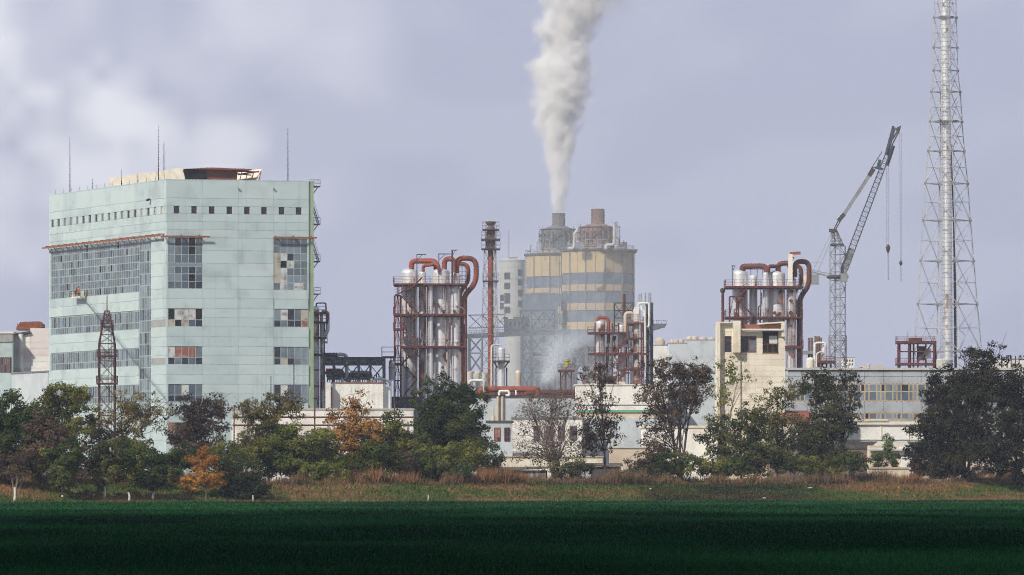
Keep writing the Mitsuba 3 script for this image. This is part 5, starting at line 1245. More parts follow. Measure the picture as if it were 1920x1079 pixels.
put(tw, 'window_trim', MB().box2(X(1355, y - 1.2), X(1358, y - 1.2), y - .49, y - .41, Z(663, y), Z(628, y)), 'tan_wall')
mw = shed('grey_link_building', 'flat grey link wall between the dark tree and the cream tower', 900, 1255, 1345, 700, 10, 'pale_wall', 'grey_roof', ybot=None)
# ---------------------------------------------------------------- left edge: wing, annex
wg = thing('low_wing', 'long low pale wing running left from the mint building behind the trees', 'building')
m = MB(); zt = lz(698, 92)
FL.box(m, LL + .3, LL + 60, G0 - .3, zt, -12, .0); put(wg, 'wall', m, 'pale_wall')
m = MB(); FL.box(m, LL + .25, LL + 60.3, zt + .002, zt + .25, -12.2, .25); put(wg, 'roof', m, 'grey_roof')
y = 1022.0
an = thing('annex_building', 'pinkish white annex with a brown roof vent at the left edge', 'building')
put(an, 'wall', MB().box2(X(24, y), X(56.5, y), y, y + 16, GZ, Z(629, y)), 'white_pink'); put(an, 'wall', MB().box2(X(56.6, y), X(100, y), y, y + 16, GZ, Z(616, y)), 'white_pink')
rnd = random.Random(41); fa_ = Facade((X(24, y), y - .01), (1, 0)); wa = X(100, y) - X(24, y); ws = X(56.5, y) - X(24, y)
zz = [Z(p, y) for p in (703, 691, 679, 667, 655, 643, 630)]
panels(an, fa_, [(p, q, c, d) for c, d in zip(zz, zz[1:]) for p, q in ((0, ws), (ws + .05, wa))] + [(ws + .05, wa, Z(629, y), Z(617, y))], ['white_pink', 'white_wall'], rnd, gap=(.05, .08), thick=-.12)
put(an, 'downpipe', MB().tube([P(39, 627, y - .6), P(39, 690, y - .6), P(42, 699, y - .9)], .42, 12), 'white_wall', 50); put(an, 'eave', MB().slab([P(18, 627.5, y - .8), P(56, 621, y - .8), P(56, 625, y - .8), P(30, 627.8, y - .8)], (0, 8, 0)), 'dark_roof')
put(an, 'roof_vent', MB().slab([P(30, 619, y + 1), P(31, 613, y + 1), P(38, 604.5, y + 1), P(73, 603, y + 1), P(79, 608, y + 1), P(79.5, 614.5, y + 1), P(57, 615.5, y + 1), P(57, 619, y + 1)], (0, 6, 0)), 'roof_rust')
m = MB()
for px in np.linspace(33, 77, 12): m.bar(P(px, 606, y + .9), P(px, 613, y + .9), .1)
put(an, 'vent_rib', m, 'roof_red', stuff=True)
an2 = thing('annex_building', 'grey banded annex with dark windows at the far left edge', 'building')
y = 1018.0
put(an2, 'wall', MB().box2(X(-60, y), X(23.5, y), y, y + 14, GZ, Z(642, y)), 'mint_b'); put(an2, 'attic', MB().box2(X(-60, y), X(24, y), y - .3, y + 13, Z(641.9, y), Z(626, y)), 'grey_patch'); put(an2, 'roof', MB().box2(X(-60, y), X(26, y), y - .6, y + 13.5, Z(625.9, y), Z(622.5, y)), 'white_wall')
winrow(an2, y, [(-20, -10), (-9, 1), (2, 12), (13, 21)], 671, 699, rows=2, cols=3, frame='frame_brown', tones=('pane_dark', 'pane_blue', 'pane_grey'), seed=6)

# ---------------------------------------------------------------- pylon before the mint building
y = 800.0
py_ = thing('lattice_pylon', 'dark red lattice pylon with a spike in front of the mint building', 'pylon')
c = X(200.7, y); S4 = lambda h, pz: [(c + a * h, y + b * h, pz) for a, b in ((-1, -1), (1, -1), (1, 1), (-1, 1))]
hw = 14.5 * y / F
lattice(py_, S4(hw, GZ - .3), S4(hw, Z(645, y)), [0, .2, .36, .5, .63, .76, .88, 1], .22, .11, 'pylon_red', 'x')
lattice(py_, S4(hw, Z(645, y)), S4(.28, Z(583, y)), [0, .28, .52, .72, .88, 1], .18, .09, 'pylon_red', 'x')
put(py_, 'spike', MB().tube([P(200.7, 585, y), P(200.7, 540, y)], [.10, .04], 6), 'pylon_red')
for pz, w in ((667, 1.25), (719, 1.3), (612, 1.25)):
    platform(py_, c - hw * w * (.62 if pz == 612 else 1), c + hw * w * (.62 if pz == 612 else 1), y - hw * w * (.62 if pz == 612 else 1), y + hw * w * (.62 if pz == 612 else 1), Z(pz, y), 'pylon_red', thick=.22, rail=.8 if pz != 719 else 1.0, step=.7)
m = MB(); ladder(m, c + .3, y - hw - .1, GZ, Z(612, y), .4); put(py_, 'ladder', m, 'dark_steel')
for px in (196, 205): put(py_, 'floodlight', MB().slab([P(px - 2, 674, y - hw - .3), P(px + 2, 674, y - hw - .3), P(px + 2, 671, y - hw - .3), P(px - 2, 671, y - hw - .3)], (0, .35, .1)), 'pipe_brown')

# ---------------------------------------------------------------- low buildings in the middle
y = 942.0
m1 = shed('pipe_hall', 'flat pale blue hall with red pipes along its roof edge', y, 880, 1158, 746, 16, 'pale_wall', 'dark_roof', rt=.2)
for x0, x1, py, r, mt in ((900, 1008, 731, .55, 'pipe_red'), (985, 1140, 737, .5, 'pipe_brown'), (905, 1000, 741, .3, 'pipe_brown'), (1005, 1150, 743, .22, 'pipe_red')): pipe(m1, 'roof_pipe', [P(x0, py + 12, y + 3), P(x0, py, y + 3), P(x1, py, y + 3), P(x1, py + 12, y + 3)], r, mt, .8)
pipe(m1, 'white_pipe', [P(936, 742, y - .3), P(936, 734, y - .3), P(953, 734, y - .3), P(955, 738, y - .3), P(955, 742, y - .3), P(948, 742, y - .3)], .2, 'white_wall', .5); put(m1, 'white_pipe', MB().bar(P(967, 746, y + .5), P(967, 732, y + .5), .25), 'white_wall')
for px in (933.5, 942): put(m1, 'downpipe', MB().tube([P(px, 744, y - .4), P(px, 795, y - .4)], .2, 8), 'tan_wall', 50)
put(m1, 'roof_house', MB().box2(X(985, y), X(1080, y), y + 5, y + 11, Z(746, y), Z(733.5, y)), 'brick_red'); pipe(m1, 'white_pipe', [P(876, 745, y - 1), P(880, 714, y - 1), P(905, 714, y - 1), P(908, 718, y - 1), P(908, 735, y)], .22, 'white_wall', .6)
m = MB()
for px in range(925, 1150, 9): m.bar(P(px, 746, y + .2), P(px, 741, y + .2), .08)
m.bar(P(905, 742, y + .2), P(1150, 741, y + .2), .08); put(m1, 'roof_rail', m, 'pylon_red', stuff=True)
y = 872.0
m2 = shed('small_white_house', 'small white house with brick red windows and a dark flat roof', y, 914, 960, 793, 7, 'pale_wall', 'dark_roof', rt=.3)
winrow(m2, y, [(927, 938), (946, 956)], 803, 828, rows=[0, .3, 1], cols=2, frame='frame_brown', tones=('pane_red', 'pane_dark')); put(m2, 'chimney', MB().lathe((X(925, y), y + 1, 0), [(.3, Z(793, y)), (.3, Z(782, y)), (.12, Z(778, y)), (.12, Z(765, y)), (.02, Z(764, y))], 12), 'tan_wall', 40)
m3 = shed('white_workshop', 'white workshop with dark tall windows behind the bare tree', 884, 961, 1092, 786, 9, 'white_wall', 'grey_roof', rt=.25)
winrow(m3, 884, [(1001, 1012), (1024, 1036), (1047, 1058), (1069, 1081)], 800, 826, rows=3, cols=2, frame='frame_brown', tones=('pane_dark', 'pane_dark', 'pane_blue'))
y = 893.0
m4 = shed('bright_hall', 'bright white hall with a thin green band between two dark trees', y, 1080, 1250, 723, 12, 'white_wall', 'white_wall', rt=.15, ybot=773)
put(m4, 'band', MB().box2(X(1080, y), X(1250, y), y - .06, y - .005, Z(773.5, y), Z(769.5, y)), 'green_paint'); put(m4, 'gutter', MB().bar(P(1080, 760, y - .1), P(1250, 760, y - .1), .14), 'grey_steel'); put(m4, 'wall_base', MB().box2(X(1078, y), X(1252, y), y - .4, y + 12, GZ - .4, Z(784, y)), 'pale_wall'); put(m4, 'recess', MB().box2(X(1080, y), X(1250, y), y + .3, y + 12, Z(784, y) + .01, Z(773, y) - .01), 'tan_wall')
m5 = shed('tan_wall_block', 'low tan block with a bent handrail before the bright hall', 838, 1143, 1250, 841, 4, 'tan_wall', 'concrete', rt=.15)
put(m5, 'handrail', MB().tube(bend([P(1181, 872, 836), P(1181, 858, 836), P(1190, 853, 836), P(1198, 852, 836)], .4), .06, 6), 'grey_steel', 50); put(m5, 'pole', MB().box2(X(1153, 838), X(1158, 838), 838, 838.4, Z(841, 838), Z(830, 838)), 'tan_wall')
m6 = shed('cream_wall_block', 'low cream wall left of the bare tree above the wooden shed', 806, 934, 1130, 858, 3, 'cream_wall', 'tan_wall', rt=.15)
m7 = shed('white_low_hall', 'low white hall with a cream roof edge behind the dark tree', 872, 1205, 1345, 803, 10, 'white_wall', 'cream_wall', rt=.35)
y = 778.0
s1 = thing('wooden_shed', 'weathered wooden shed with teal doors and a long dark sloping roof', 'shed')
put(s1, 'roof', MB().slab([P(896, 887, y - .6), P(1030, 879, y - .6), P(1028, 877, y + 4), P(910, 879, y + 4)], (0, 0, .14)), 'dark_roof'); put(s1, 'wall', MB().box2(X(950, y), X(1026, y), y + .1, y + 4, GZ - .6, Z(882.5, y)), 'inside')
rnd = random.Random(12); fs1 = Facade((X(950, y), y), (1, 0)); L = X(1026, y) - X(950, y); k = 0
for s in np.arange(0, L - .2, .36):
    px = 950 + s * F / y; mt = 'teal_paint' if 990 < px < 998 or 1001 < px < 1009 else 'brick_red' if 998 <= px <= 1001 else 'wood_grey'
    put(s1, 'plank', fs1.box(MB(), s + .01, s + .34, GZ - .4 + rnd.uniform(-.05, .05), Z(883, y), -.06, rnd.uniform(0, .03)), mt)
s2 = thing('dark_lean_to', 'dark lean-to shed with a white corner post beside the dark tree trunk', 'shed')
y = 782.0
put(s2, 'roof', MB().slab([P(1077, 875, y - .5), P(1168, 874, y - .5), P(1166, 871, y + 4), P(1082, 871, y + 4)], (0, 0, .16)), 'dark_roof'); put(s2, 'corner_post', MB().bar(P(1166, 874, y - .2), P(1166, 897, y - .2), .22), 'white_wall'); put(s2, 'wall', MB().box2(X(1108, y), X(1164, y), y, y + 4, GZ - .6, Z(875, y)), 'dark_roof'); put(s2, 'side_panel', MB().box2(X(1080, y), X(1107, y), y, y + .2, GZ - .6, Z(876, y)), 'pale_wall')
for px in (1085, 1096): put(s2, 'post', MB().bar(P(px, 876, y - .1), P(px, 898, y - .1), .14), 'wood_grey')
# a grassed mound
gx, gy = np.meshgrid(np.linspace(-1, 1, 25), np.linspace(-1, 1, 15), indexing='ij'); rr_ = np.clip(1 - gx ** 2 - gy ** 2, 0, 1)
mv = np.stack([X(1206, 800) + gx * 4.6, 800 + gy * 9, GZ - .2 + 2.9 * rr_ ** .6 - (rr_ == 0) * .3], -1).reshape(-1, 3); i, j = np.meshgrid(np.arange(24), np.arange(14), indexing='ij'); i, j = i.ravel(), j.ravel()
k = put('', 'grass_mound', (mv, np.stack([i * 15 + j, (i + 1) * 15 + j, (i + 1) * 15 + j + 1, i * 15 + j + 1], 1)), 'field', True)
labels[k] = {'label': 'small dark green grass mound between the sheds and the dark tree', 'category': 'mound', 'kind': 'structure'}
pl = solo('utility_pole', 'thin pole rising before the right end of the mint building', 'pole', MB().bar(P(551, 860, 910), P(551, 676, 910), .16), 'pylon_red'); pl2 = solo('utility_pole', 'short thin pole beside the trees before the mint building', 'pole', MB().bar(P(508, 860, 908), P(508, 706, 908), .13), 'dark_steel')
for i, (px, pyy, lab) in enumerate(((1220.5, 928, 'white scrap of litter on the dark part of the bank'), (1439, 938, 'pale flat scrap of litter at the foot of the bank'), (1535, 927, 'pale stone on the bank right of the scraps'))):
    x = X(px, 728); yq = edge_y(x) + (942 - pyy) * .55 + .3; zq = float(ground_z(x, yq))
    b = trimesh.creation.icosphere(2, .15); b.vertices = b.vertices * (1.2 + .5 * i % 2, 1, .7) * (1 + .4 * (meshkit.noise(b.vertices * 9, i)[:, None] - .5)) + (x, yq, zq + .2)
    solo('litter', lab, 'litter', b, 'litter', True)
mk = solo('stake', 'small pale stake at the field edge left of the middle', 'stake', MB().bar((X(803, 690), edge_y(X(803, 690)) + .4, 0), (X(803.4, 690), edge_y(X(803, 690)) + .4, .9), .1), 'limewash')
bd = thing('crow', 'small dark bird on the crest of the bank at the right', 'bird'); x = X(1553, 745); yq = edge_y(x) + 11; zq = float(ground_z(x, yq)) + .12
import manifold3d
from manifold3d import Manifold
def blob(chains, edge=.03, it=6):
    parts = []
    for ch in chains:
        for (p, r), (q, s) in zip(ch, ch[1:]):
            parts.append(Manifold.batch_hull([Manifold.sphere(r, 14).translate([float(a) for a in p]), Manifold.sphere(s, 14).translate([float(a) for a in q])]))
    m = Manifold.batch_boolean(parts, manifold3d.OpType.Add).refine_to_length(edge).to_mesh()
    t = trimesh.Trimesh(m.vert_properties[:, :3], m.tri_verts, process=True)
    trimesh.smoothing.filter_taubin(t, .5, .53, it)
    return t
bt = blob([[((-.28, 0, .26), .02), ((-.1, 0, .24), .09), ((.1, 0, .27), .10), ((.2, 0, .38), .065), ((.27, 0, .38), .03), ((.34, 0, .37), .01)], [((.02, .03, .2), .02), ((.03, .03, 0), .012)], [((.02, -.03, .2), .02), ((.03, -.03, 0), .012)]], .03, 4)
bt.apply_translation((x, yq, zq)); put(bd, 'body', bt, 'cloth_dark', True)

# small things on the flat roofs
rnd = random.Random(61)
for t, Yr, x0, x1, yt in ((m1, 944, 900, 1150, 745), (m3, 886, 965, 1088, 785), (m4, 895, 1090, 1245, 722), (lw, 888, 1600, 1715, 792), (wb, 964, 630, 715, 717), (gb, 925, 1500, 1690, 690), (m7, 875, 1215, 1335, 799)):
    for k in range(5):
        px = rnd.uniform(x0, x1); hh = rnd.uniform(3, 9); c = P(px, yt, Yr) + (0, rnd.uniform(0, 5), -.1)
        if k % 2: put(t, 'roof_vent', MB().lathe(c, [(.16, 0), (.16, hh * .07), (.32, hh * .07), (.26, hh * .07 + .16), (.02, hh * .07 + .3)], 10), rnd.choice(['grey_steel', 'pale_steel', 'rust_sheet']), 40)
        else: put(t, 'roof_box', MB().box(c + (0, 0, hh * .03), (rnd.uniform(.6, 1.6), 1.0, hh * .07)), rnd.choice(['grey_steel', 'tan_wall', 'dark_steel']))
# ---------------------------------------------------------------- people
def fingers(h, d, side, spread):
    """five bent fingers from the palm h along d"""
    out = []; s = unit(np.cross(d, spread))
    for k, L in enumerate((.070, .080, .075, .060)):
        b = h + d * .085 + spread * (.026 - .018 * k); m = b + d * L * .5 + s * .008; e = m + d * L * .42 + s * .024
        out.append([(b, .010), (m, .009), (e, .007)])
    out.append([(h + d * .02 + spread * .03, .012), (h + d * .055 + spread * .062, .010), (h + d * .085 + spread * .066, .008)])
    return out
def person(label, at, face, J, coat, trousers, hair, skin='skin', shoes='cloth_dark', bag=None):
    """J: joints in the person's own frame, x forward, y left, z up"""
    t = thing('person', label, 'person'); ca, sa = math.cos(face), math.sin(face); R = np.array([[ca, -sa, 0], [sa, ca, 0], [0, 0, 1]])
    def w(p): return R @ np.asarray(p, float) + np.asarray(at, float)
    g = {k: w(v) for k, v in J.items()}; f = R @ np.array([1.0, 0, 0])
    def arm(sd, r): return [(g['sh' + sd], r * 1.25), (g['el' + sd], r), (g['wr' + sd], r * .72)]
    def leg(sd, r): return [(g['hip' + sd], r * 1.45), (g['kn' + sd], r), (g['an' + sd], r * .68)]
    hd = g['head']; up = unit(hd - g['neck'])
    ch = [[(g['pelvis'], .13), (g['waist'], .125), (g['chest'], .145), (g['neck'], .06), (hd - up * .05, .075), (hd + up * .04, .092)], [(hd + f * .03, .07), (hd + f * .055 - up * .07, .045)], [(hd + f * .09, .012), (hd + f * .112 - up * .025, .014)], [(g['shL'], .06), (g['chest'], .11), (g['shR'], .06)], [(g['hipL'], .10), (g['pelvis'], .11), (g['hipR'], .10)]]
    sidev = R @ np.array([0, 1.0, 0])
    for sg in (-1, 1): ch.append([(hd + sidev * sg * .085 + up * .02, .018), (hd + sidev * sg * .088 - up * .03, .014)])
    for sd in 'LR':
        ch += [arm(sd, .045), leg(sd, .065)]; d = unit(g['wr' + sd] - g['el' + sd]); sp = f - d * (f @ d)
        sp = unit(sp) if np.linalg.norm(sp) > .1 else up
        ch += [[(g['wr' + sd], .03), (g['wr' + sd] + d * .05 + sp * .015, .034), (g['wr' + sd] + d * .08, .032)]] + fingers(g['wr' + sd], d, sd, sp)
        ch.append([(g['an' + sd], .045), (g['an' + sd] + f * .12 - (0, 0, .04), .035)])
    put(t, 'body', blob(ch, .03, 5), skin, True)
    put(t, 'coat', blob([[(g['pelvis'] - (0, 0, .10), .19), (g['pelvis'], .18), (g['waist'], .165), (g['chest'], .175), (g['neck'] - up * .03, .085)], [(g['shL'], .085), (g['chest'], .13), (g['shR'], .085)], arm('L', .062), arm('R', .062)], .04, 5), coat, True)
    put(t, 'trousers', blob([leg('L', .085), leg('R', .085), [(g['hipL'], .12), (g['pelvis'], .12), (g['hipR'], .12)]], .04, 5), trousers, True)
    put(t, 'hair', blob([[(hd - f * .02 + up * .03, .098), (hd + f * .0 + up * .06, .092)], [(hd - f * .035 + up * .02, .09), (hd - f * .05 - up * .06, .07)]], .03, 4), hair, True)
    for sd in 'LR': put(t, 'shoe', blob([[(g['an' + sd] - f * .04 - (0, 0, .045), .045), (g['an' + sd] + f * .15 - (0, 0, .055), .038)]], .03, 4), shoes, True)
    return t, w
walk = dict(pelvis=(0, 0, .93), waist=(.05, 0, 1.08), chest=(.12, 0, 1.30), neck=(.18, 0, 1.48), head=(.24, 0, 1.60), shL=(.13, .19, 1.40), shR=(.11, -.19, 1.40), elL=(-.06, .26, 1.14), elR=(.16, -.25, 1.12), wrL=(.00, .25, .90), wrR=(.34, -.22, .98),
            hipL=(0, .10, .90), hipR=(0, -.10, .90), knL=(.20, .10, .50), knR=(-.02, -.10, .48), anL=(.24, .10, .10), anR=(-.30, -.10, .14))
x = X(146.5, 634); yq = float(edge_y(x)) + .8
pz = float(ground_z(x, yq)) - .01
pr, w = person('person in dark clothes bending forward while walking along the field edge', (x, yq, pz), .15, walk, 'cloth_dark', 'cloth_dark', 'cloth_dark')
stand = dict(pelvis=(0, 0, .94), waist=(.0, 0, 1.10), chest=(.02, 0, 1.32), neck=(.03, 0, 1.52), head=(.05, 0, 1.65), shL=(.02, .19, 1.43), shR=(.02, -.19, 1.43), elL=(.16, .26, 1.18), elR=(.10, -.27, 1.16), wrL=(.38, .20, 1.16), wrR=(.34, -.2, 1.05),
             hipL=(0, .10, .91), hipR=(0, -.10, .91), knL=(.04, .11, .50), knR=(.03, -.11, .50), anL=(0, .12, .10), anR=(0, -.12, .10))
fw = math.atan2(-FL.n[1], -FL.n[0])
q = FL.pt(ks - .5, zf, .95); person('worker in orange brown clothes standing on the hanging platform', q, fw, stand, 'cloth_orange', 'pipe_brown', 'cloth_dark')
st2 = {k: ((v[0] + (.16 if v[2] > 1.0 else 0), v[1], v[2] * (.93 if v[2] > .6 else 1))) for k, v in stand.items()}
q = FL.pt(ks + .95, zf, .95); person('stooping worker in brown clothes at the left end of the hanging platform', q, fw - .3, st2, 'pipe_brown', 'cloth_dark', 'cloth_dark')
# ---------------------------------------------------------------- trees and bushes
DARKG, OLIVE, GREEN, PURP, BROWN, LIGHT, ORNG, GOLD, NIGHT = (((.022, .048, .018), (.108, .135, .042)), ((.060, .075, .020), (.225, .225, .060)), ((.045, .080, .018), (.19, .20, .056)), ((.046, .034, .034), (.150, .112, .080)), ((.08, .05, .03), (.22, .15, .06)),
    ((.10, .13, .03), (.27, .29, .085)), ((.24, .105, .028), (.52, .28, .07)), ((.17, .095, .035), (.44, .25, .085)), ((.014, .015, .015), (.050, .051, .027)))
def leaves(lobes, Y, cols, dens, size, seed, gap=.42, freq=.85):
    """leaf sprays on many small clumps that fill each lobe; gap thins them out"""
    r = np.random.default_rng(seed); s = Y / F; V, C = [], []
    for (px, py, rx, ry, *k) in lobes:
        rx, ry = rx * s * 1.07, ry * s * 1.05; kk = k[0] if k else 1.0; m = int(np.clip(rx * ry * 5.0 + 7, 9, 130))
        d = r.normal(size=(m, 3)); d /= np.linalg.norm(d, axis=1, keepdims=True)
        R3 = np.array([rx, min(rx, ry) * .85 + .3, ry]); rad = r.random(m) ** .45 * (.62 + .62 * meshkit.fbm(d * 2.3 + px, 3, seed))
        sub = d * rad[:, None] * R3; sr = r.uniform(.55, 1.15, m) * (.42 + .13 * min(rx, ry)); keep = r.random(m) < .45 + .55 * kk; sub, sr, d0 = sub[keep], sr[keep], d[keep]
        cp = P(px, py, Y); big = meshkit.fbm((sub + cp) * .35, 2, seed + 8); tone = np.clip((big - .36) * 2.4 + r.normal(0, .16, len(sub)), 0, 1)
        for j in range(len(sub)):
            n = int(dens * kk * 66 * sr[j] ** 2 * (.34 / size) ** 1.2) + 3
            e = r.normal(size=(n, 3)); e /= np.linalg.norm(e, axis=1, keepdims=True); q = e * (r.random((n, 1)) ** .35) * sr[j] * (1.15, 1.15, .8) + sub[j] + cp
            nrm = e * 1.1 + d0[j] * .5 + r.normal(0, .55, (n, 3)) + (0, 0, .25); nrm /= np.linalg.norm(nrm, axis=1, keepdims=True)
            b = np.cross(nrm, r.normal(size=(n, 3))); b /= np.linalg.norm(b, axis=1, keepdims=True) + 1e-9; c = np.cross(nrm, b); sz = size * r.uniform(.5, 1.3, n)[:, None]
            V.append(np.stack([q - b * sz * .55, q + c * sz * .30 - nrm * sz * .08, q + b * sz * .55, q - c * sz * .30 - nrm * sz * .08], 1))
            tt = np.clip(tone[j] + r.normal(0, .10, (n, 1)), 0, 1); C.append(np.repeat((np.array(cols[0]) * (1 - tt) + np.array(cols[1]) * tt) * r.uniform(.82, 1.18, (n, 1)) * (1.22, 1.14, 1.04), 4, 0))
    v = np.vstack(V).reshape(-1, 3); i = np.arange(len(v) // 4)[:, None] * 4
    return (v, np.vstack([i + [0, 1, 2], i + [0, 2, 3]])), np.vstack(C)
def tree(label, Y, base, lobes, cols, dens=1.0, size=.34, trunk=.16, seed=1, gap=.42, limbs=5, bark='bark', name='tree', cat='tree', lime=0.0, group=None, freq=.85, twig=1.0, stems=None):
    if Y > 733: Y = float(edge_y(X(base[0], 720))) + 17 + (Y - 733) * .9
    t = thing(name, label, cat, group); r = random.Random(seed); s = Y / F
    g, c = leaves(lobes, Y, cols, dens * 1.45, size, seed, gap + .03, freq); put(t, 'crown' if cat == 'tree' else 'foliage', g, 'leaf', color=c)
    bx, by = base; p0 = P(bx, by, Y); p0[2] = float(ground_z(p0[0], Y)) - .25
    top = min(l[1] - l[3] * .5 for l in lobes); cx = sum(l[0] * l[2] for l in lobes) / sum(l[2] for l in lobes)
    stems = stems or [(cx, top)]
    for (sx, sy) in stems:
        e = P(sx, sy, Y); mid = p0 * .5 + e * .5 + (r.uniform(-.3, .3), r.uniform(-.3, .3), 0); mid[0] = p0[0] * .65 + e[0] * .35
        pts = np.array([p0, p0 * .78 + mid * .22 + (r.uniform(-.08, .08), 0, .1), mid, mid * .4 + e * .6, e]); put(t, 'trunk', MB().tube(bend(pts, 2.5, 3), np.linspace(trunk, trunk * .22, len(bend(pts, 2.5, 3))), 9), bark, 50)
    if lime:
        q = p0 + (pts[1] - p0) * 1.0; d = unit(q - p0); put(t, 'limewash', MB().tube([p0, p0 + d * (.25 + lime * .5), p0 + d * (.25 + lime)], [trunk * 1.06, trunk * 1.03, trunk * 1.0], 12), 'limewash', 50, label='whitewashed foot of the trunk')
    m = MB()
    for l in lobes:
        for k in range(limbs):
            sx, sy = r.choice(stems); e = P(sx, sy, Y); u = r.uniform(.25, .8); mid = p0 * .5 + e * .5; mid[0] = p0[0] * .65 + e[0] * .35
            st = p0 + (mid - p0) * u * 2 if u < .5 else mid + (e - mid) * (u - .5) * 2
            a = r.uniform(0, 6.28); en = P(l[0] + l[2] * .85 * math.cos(a), l[1] - abs(l[3]) * .85 * abs(math.sin(a)) * (1 if r.random() < .8 else -1), Y) + (0, r.uniform(-1, 1) * l[2] * s * .5, 0)
            if en[2] < st[2] - .5: st = p0 + (mid - p0) * .55
            L = np.linalg.norm(en - st); k1 = st + (en - st) * .45 + (0, 0, L * .10); rr = max(.03, trunk * .36 * min(1, L / 4)) * twig
            m.tube([st, k1, en], [rr, rr * .65, rr * .2], 6)
            for q in range(2):
                f0 = r.uniform(.35, .8); b0 = k1 + (en - k1) * f0; e2 = b0 + np.array([r.uniform(-1, 1), r.uniform(-.6, .6), r.uniform(-.1, 1)]) * L * .28; m.tube([b0, e2], [rr * .4, rr * .12], 5)
    if m.n: put(t, 'limb', m, bark, 50, stuff=True)
    return t
# the belt behind the bank, from left to right
tree('dark blue green tree at the far left edge with a broad leafy crown', 745, (15, 900), [(22, 778, 46, 50), (8, 845, 42, 56), (58, 812, 36, 60), (-30, 800, 50, 70)], DARKG, 1.5, .36, .22, 1, .36)
tree('olive green tree with an uneven top before the low wing', 752, (112, 900), [(112, 750, 44, 36), (88, 790, 40, 44), (142, 742, 30, 30), (150, 790, 30, 50), (120, 830, 50, 40)], OLIVE, 1.35, .34, .2, 2, .38)
tree('purple brown tree below the olive one at the left', 738, (75, 905), [(82, 812, 42, 42), (55, 858, 44, 36), (110, 840, 30, 40)], PURP, 1.3, .34, .16, 3, .38)
tree('thin crowned olive brown tree around the foot of the red pylon', 750, (232, 905), [(192, 792, 36, 36, .55), (250, 775, 48, 46, .8), (296, 772, 24, 40, .45), (225, 830, 78, 32, .8), (170, 820, 30, 38, .6)], ((0.088, 0.079, 0.038), (0.245, 0.210, 0.088)), 1.0, .32, .18, 4, .43, 7)
tree('dark plum brown tree before the right half of the mint building', 756, (372, 905), [(378, 783, 52, 42), (352, 815, 44, 36), (408, 760, 30, 28, .7), (345, 765, 28, 26, .7), (385, 838, 44, 40)], PURP, 1.0, .34, .2, 5, .39)
tree('brown green tree before the right corner of the mint building', 758, (505, 905), [(505, 775, 54, 38, .85), (462, 775, 26, 26, .7), (545, 765, 32, 30, .7), (505, 825, 58, 44), (450, 845, 36, 36)], ((0.061, 0.060, 0.032), (0.175, 0.158, 0.060)), 1.2, .33, .2, 6, .40)
tree('full rounded green tree left of the rusty leaved one', 742, (562, 905), [(560, 838, 60, 52), (602, 842, 36, 46), (530, 850, 40, 44), (570, 870, 60, 30)], GREEN, 1.6, .34, .2, 7, .36)
tree('rusty brown tree with a thin feathery top before the white building', 748, (664, 905), [(665, 758, 32, 36, .42), (648, 795, 42, 40, .7), (680, 800, 34, 40, .7), (662, 845, 50, 52, .9)], GOLD, 1.25, .32, .17, 8, .40, 8)
tree('bushy yellow green tree left of the largest dark green tree', 746, (735, 905), [(735, 832, 54, 56), (698, 855, 38, 46), (760, 860, 44, 40), (720, 868, 60, 28)], ((0.052, 0.070, 0.021), (0.210, 0.210, 0.052)), 1.55, .34, .2, 9, .36)
tree('largest dark green tree in the middle with a broad domed crown', 752, (848, 905), [(835, 752, 60, 50), (852, 808, 66, 58), (800, 832, 40, 56), (884, 785, 32, 44, .8), (905, 745, 16, 26, .5), (838, 858, 76, 36), (895, 850, 24, 40, .7)], ((0.028, 0.045, 0.021), (0.105, 0.126, 0.038)), 1.6, .36, .28, 10, .355)
tree('nearly bare tree with fanning grey brown branches in front of the white workshop', 748, (1040, 903), [(1022, 760, 58, 42, .30), (985, 800, 34, 46, .28), (1062, 770, 36, 50, .34), (1012, 852, 54, 34, .75), (1070, 850, 40, 34, .7)], ((.055, .045, .03), (.15, .12, .06)), .55, .26, .17, 11, .46, 42, 'bark_pale', twig=.75, stems=[(985, 745), (1030, 720), (1075, 735)])
tree('slim dark brown tree with loose clumps right of the bare tree', 744, (1136, 903), [(1122, 700, 42, 30, .8), (1118, 755, 38, 40, .55), (1142, 800, 26, 50, .6), (1108, 822, 40, 44, .8)], PURP, .85, .34, .19, 12, .43, 8)
tree('wide plum brown tree with forked trunks between the bright hall and the cream tower', 750, (1275, 905), [(1265, 702, 70, 34), (1228, 742, 40, 40, .8), (1292, 742, 48, 44, .75), (1240, 790, 40, 36, .7), (1225, 835, 30, 36, .7), (1315, 700, 30, 28, .8), (1270, 865, 40, 26, .8)], PURP, 1.0, .34, .22, 13, .41, 8, stems=[(1235, 715), (1275, 690), (1310, 700)])
tree('young light green tree with thin stems before the cream tower', 754, (1352, 903), [(1368, 695, 34, 26, .5), (1388, 710, 24, 22, .4), (1352, 745, 26, 36, .45), (1345, 795, 28, 30, .6)], LIGHT, 1.0, .36, .10, 14, .42, 7, 'bark_pale', stems=[(1350, 690), (1385, 700)])
tree('dark olive bushy tree at the foot of the cream tower', 740, (1390, 905), [(1398, 805, 42, 56), (1352, 838, 44, 44, .8), (1425, 850, 40, 46), (1375, 868, 50, 28)], ((0.038, 0.049, 0.025), (0.131, 0.140, 0.049)), 1.3, .34, .18, 15, .39)
tree('feathery light olive tree right of the cream tower', 758, (1458, 905), [(1462, 742, 42, 34, .7), (1440, 790, 40, 44, .7), (1480, 800, 36, 44, .6), (1450, 855, 44, 36, .8)], ((0.096, 0.105, 0.042), (0.228, 0.219, 0.091)), 1.1, .33, .17, 16, .42, 7)
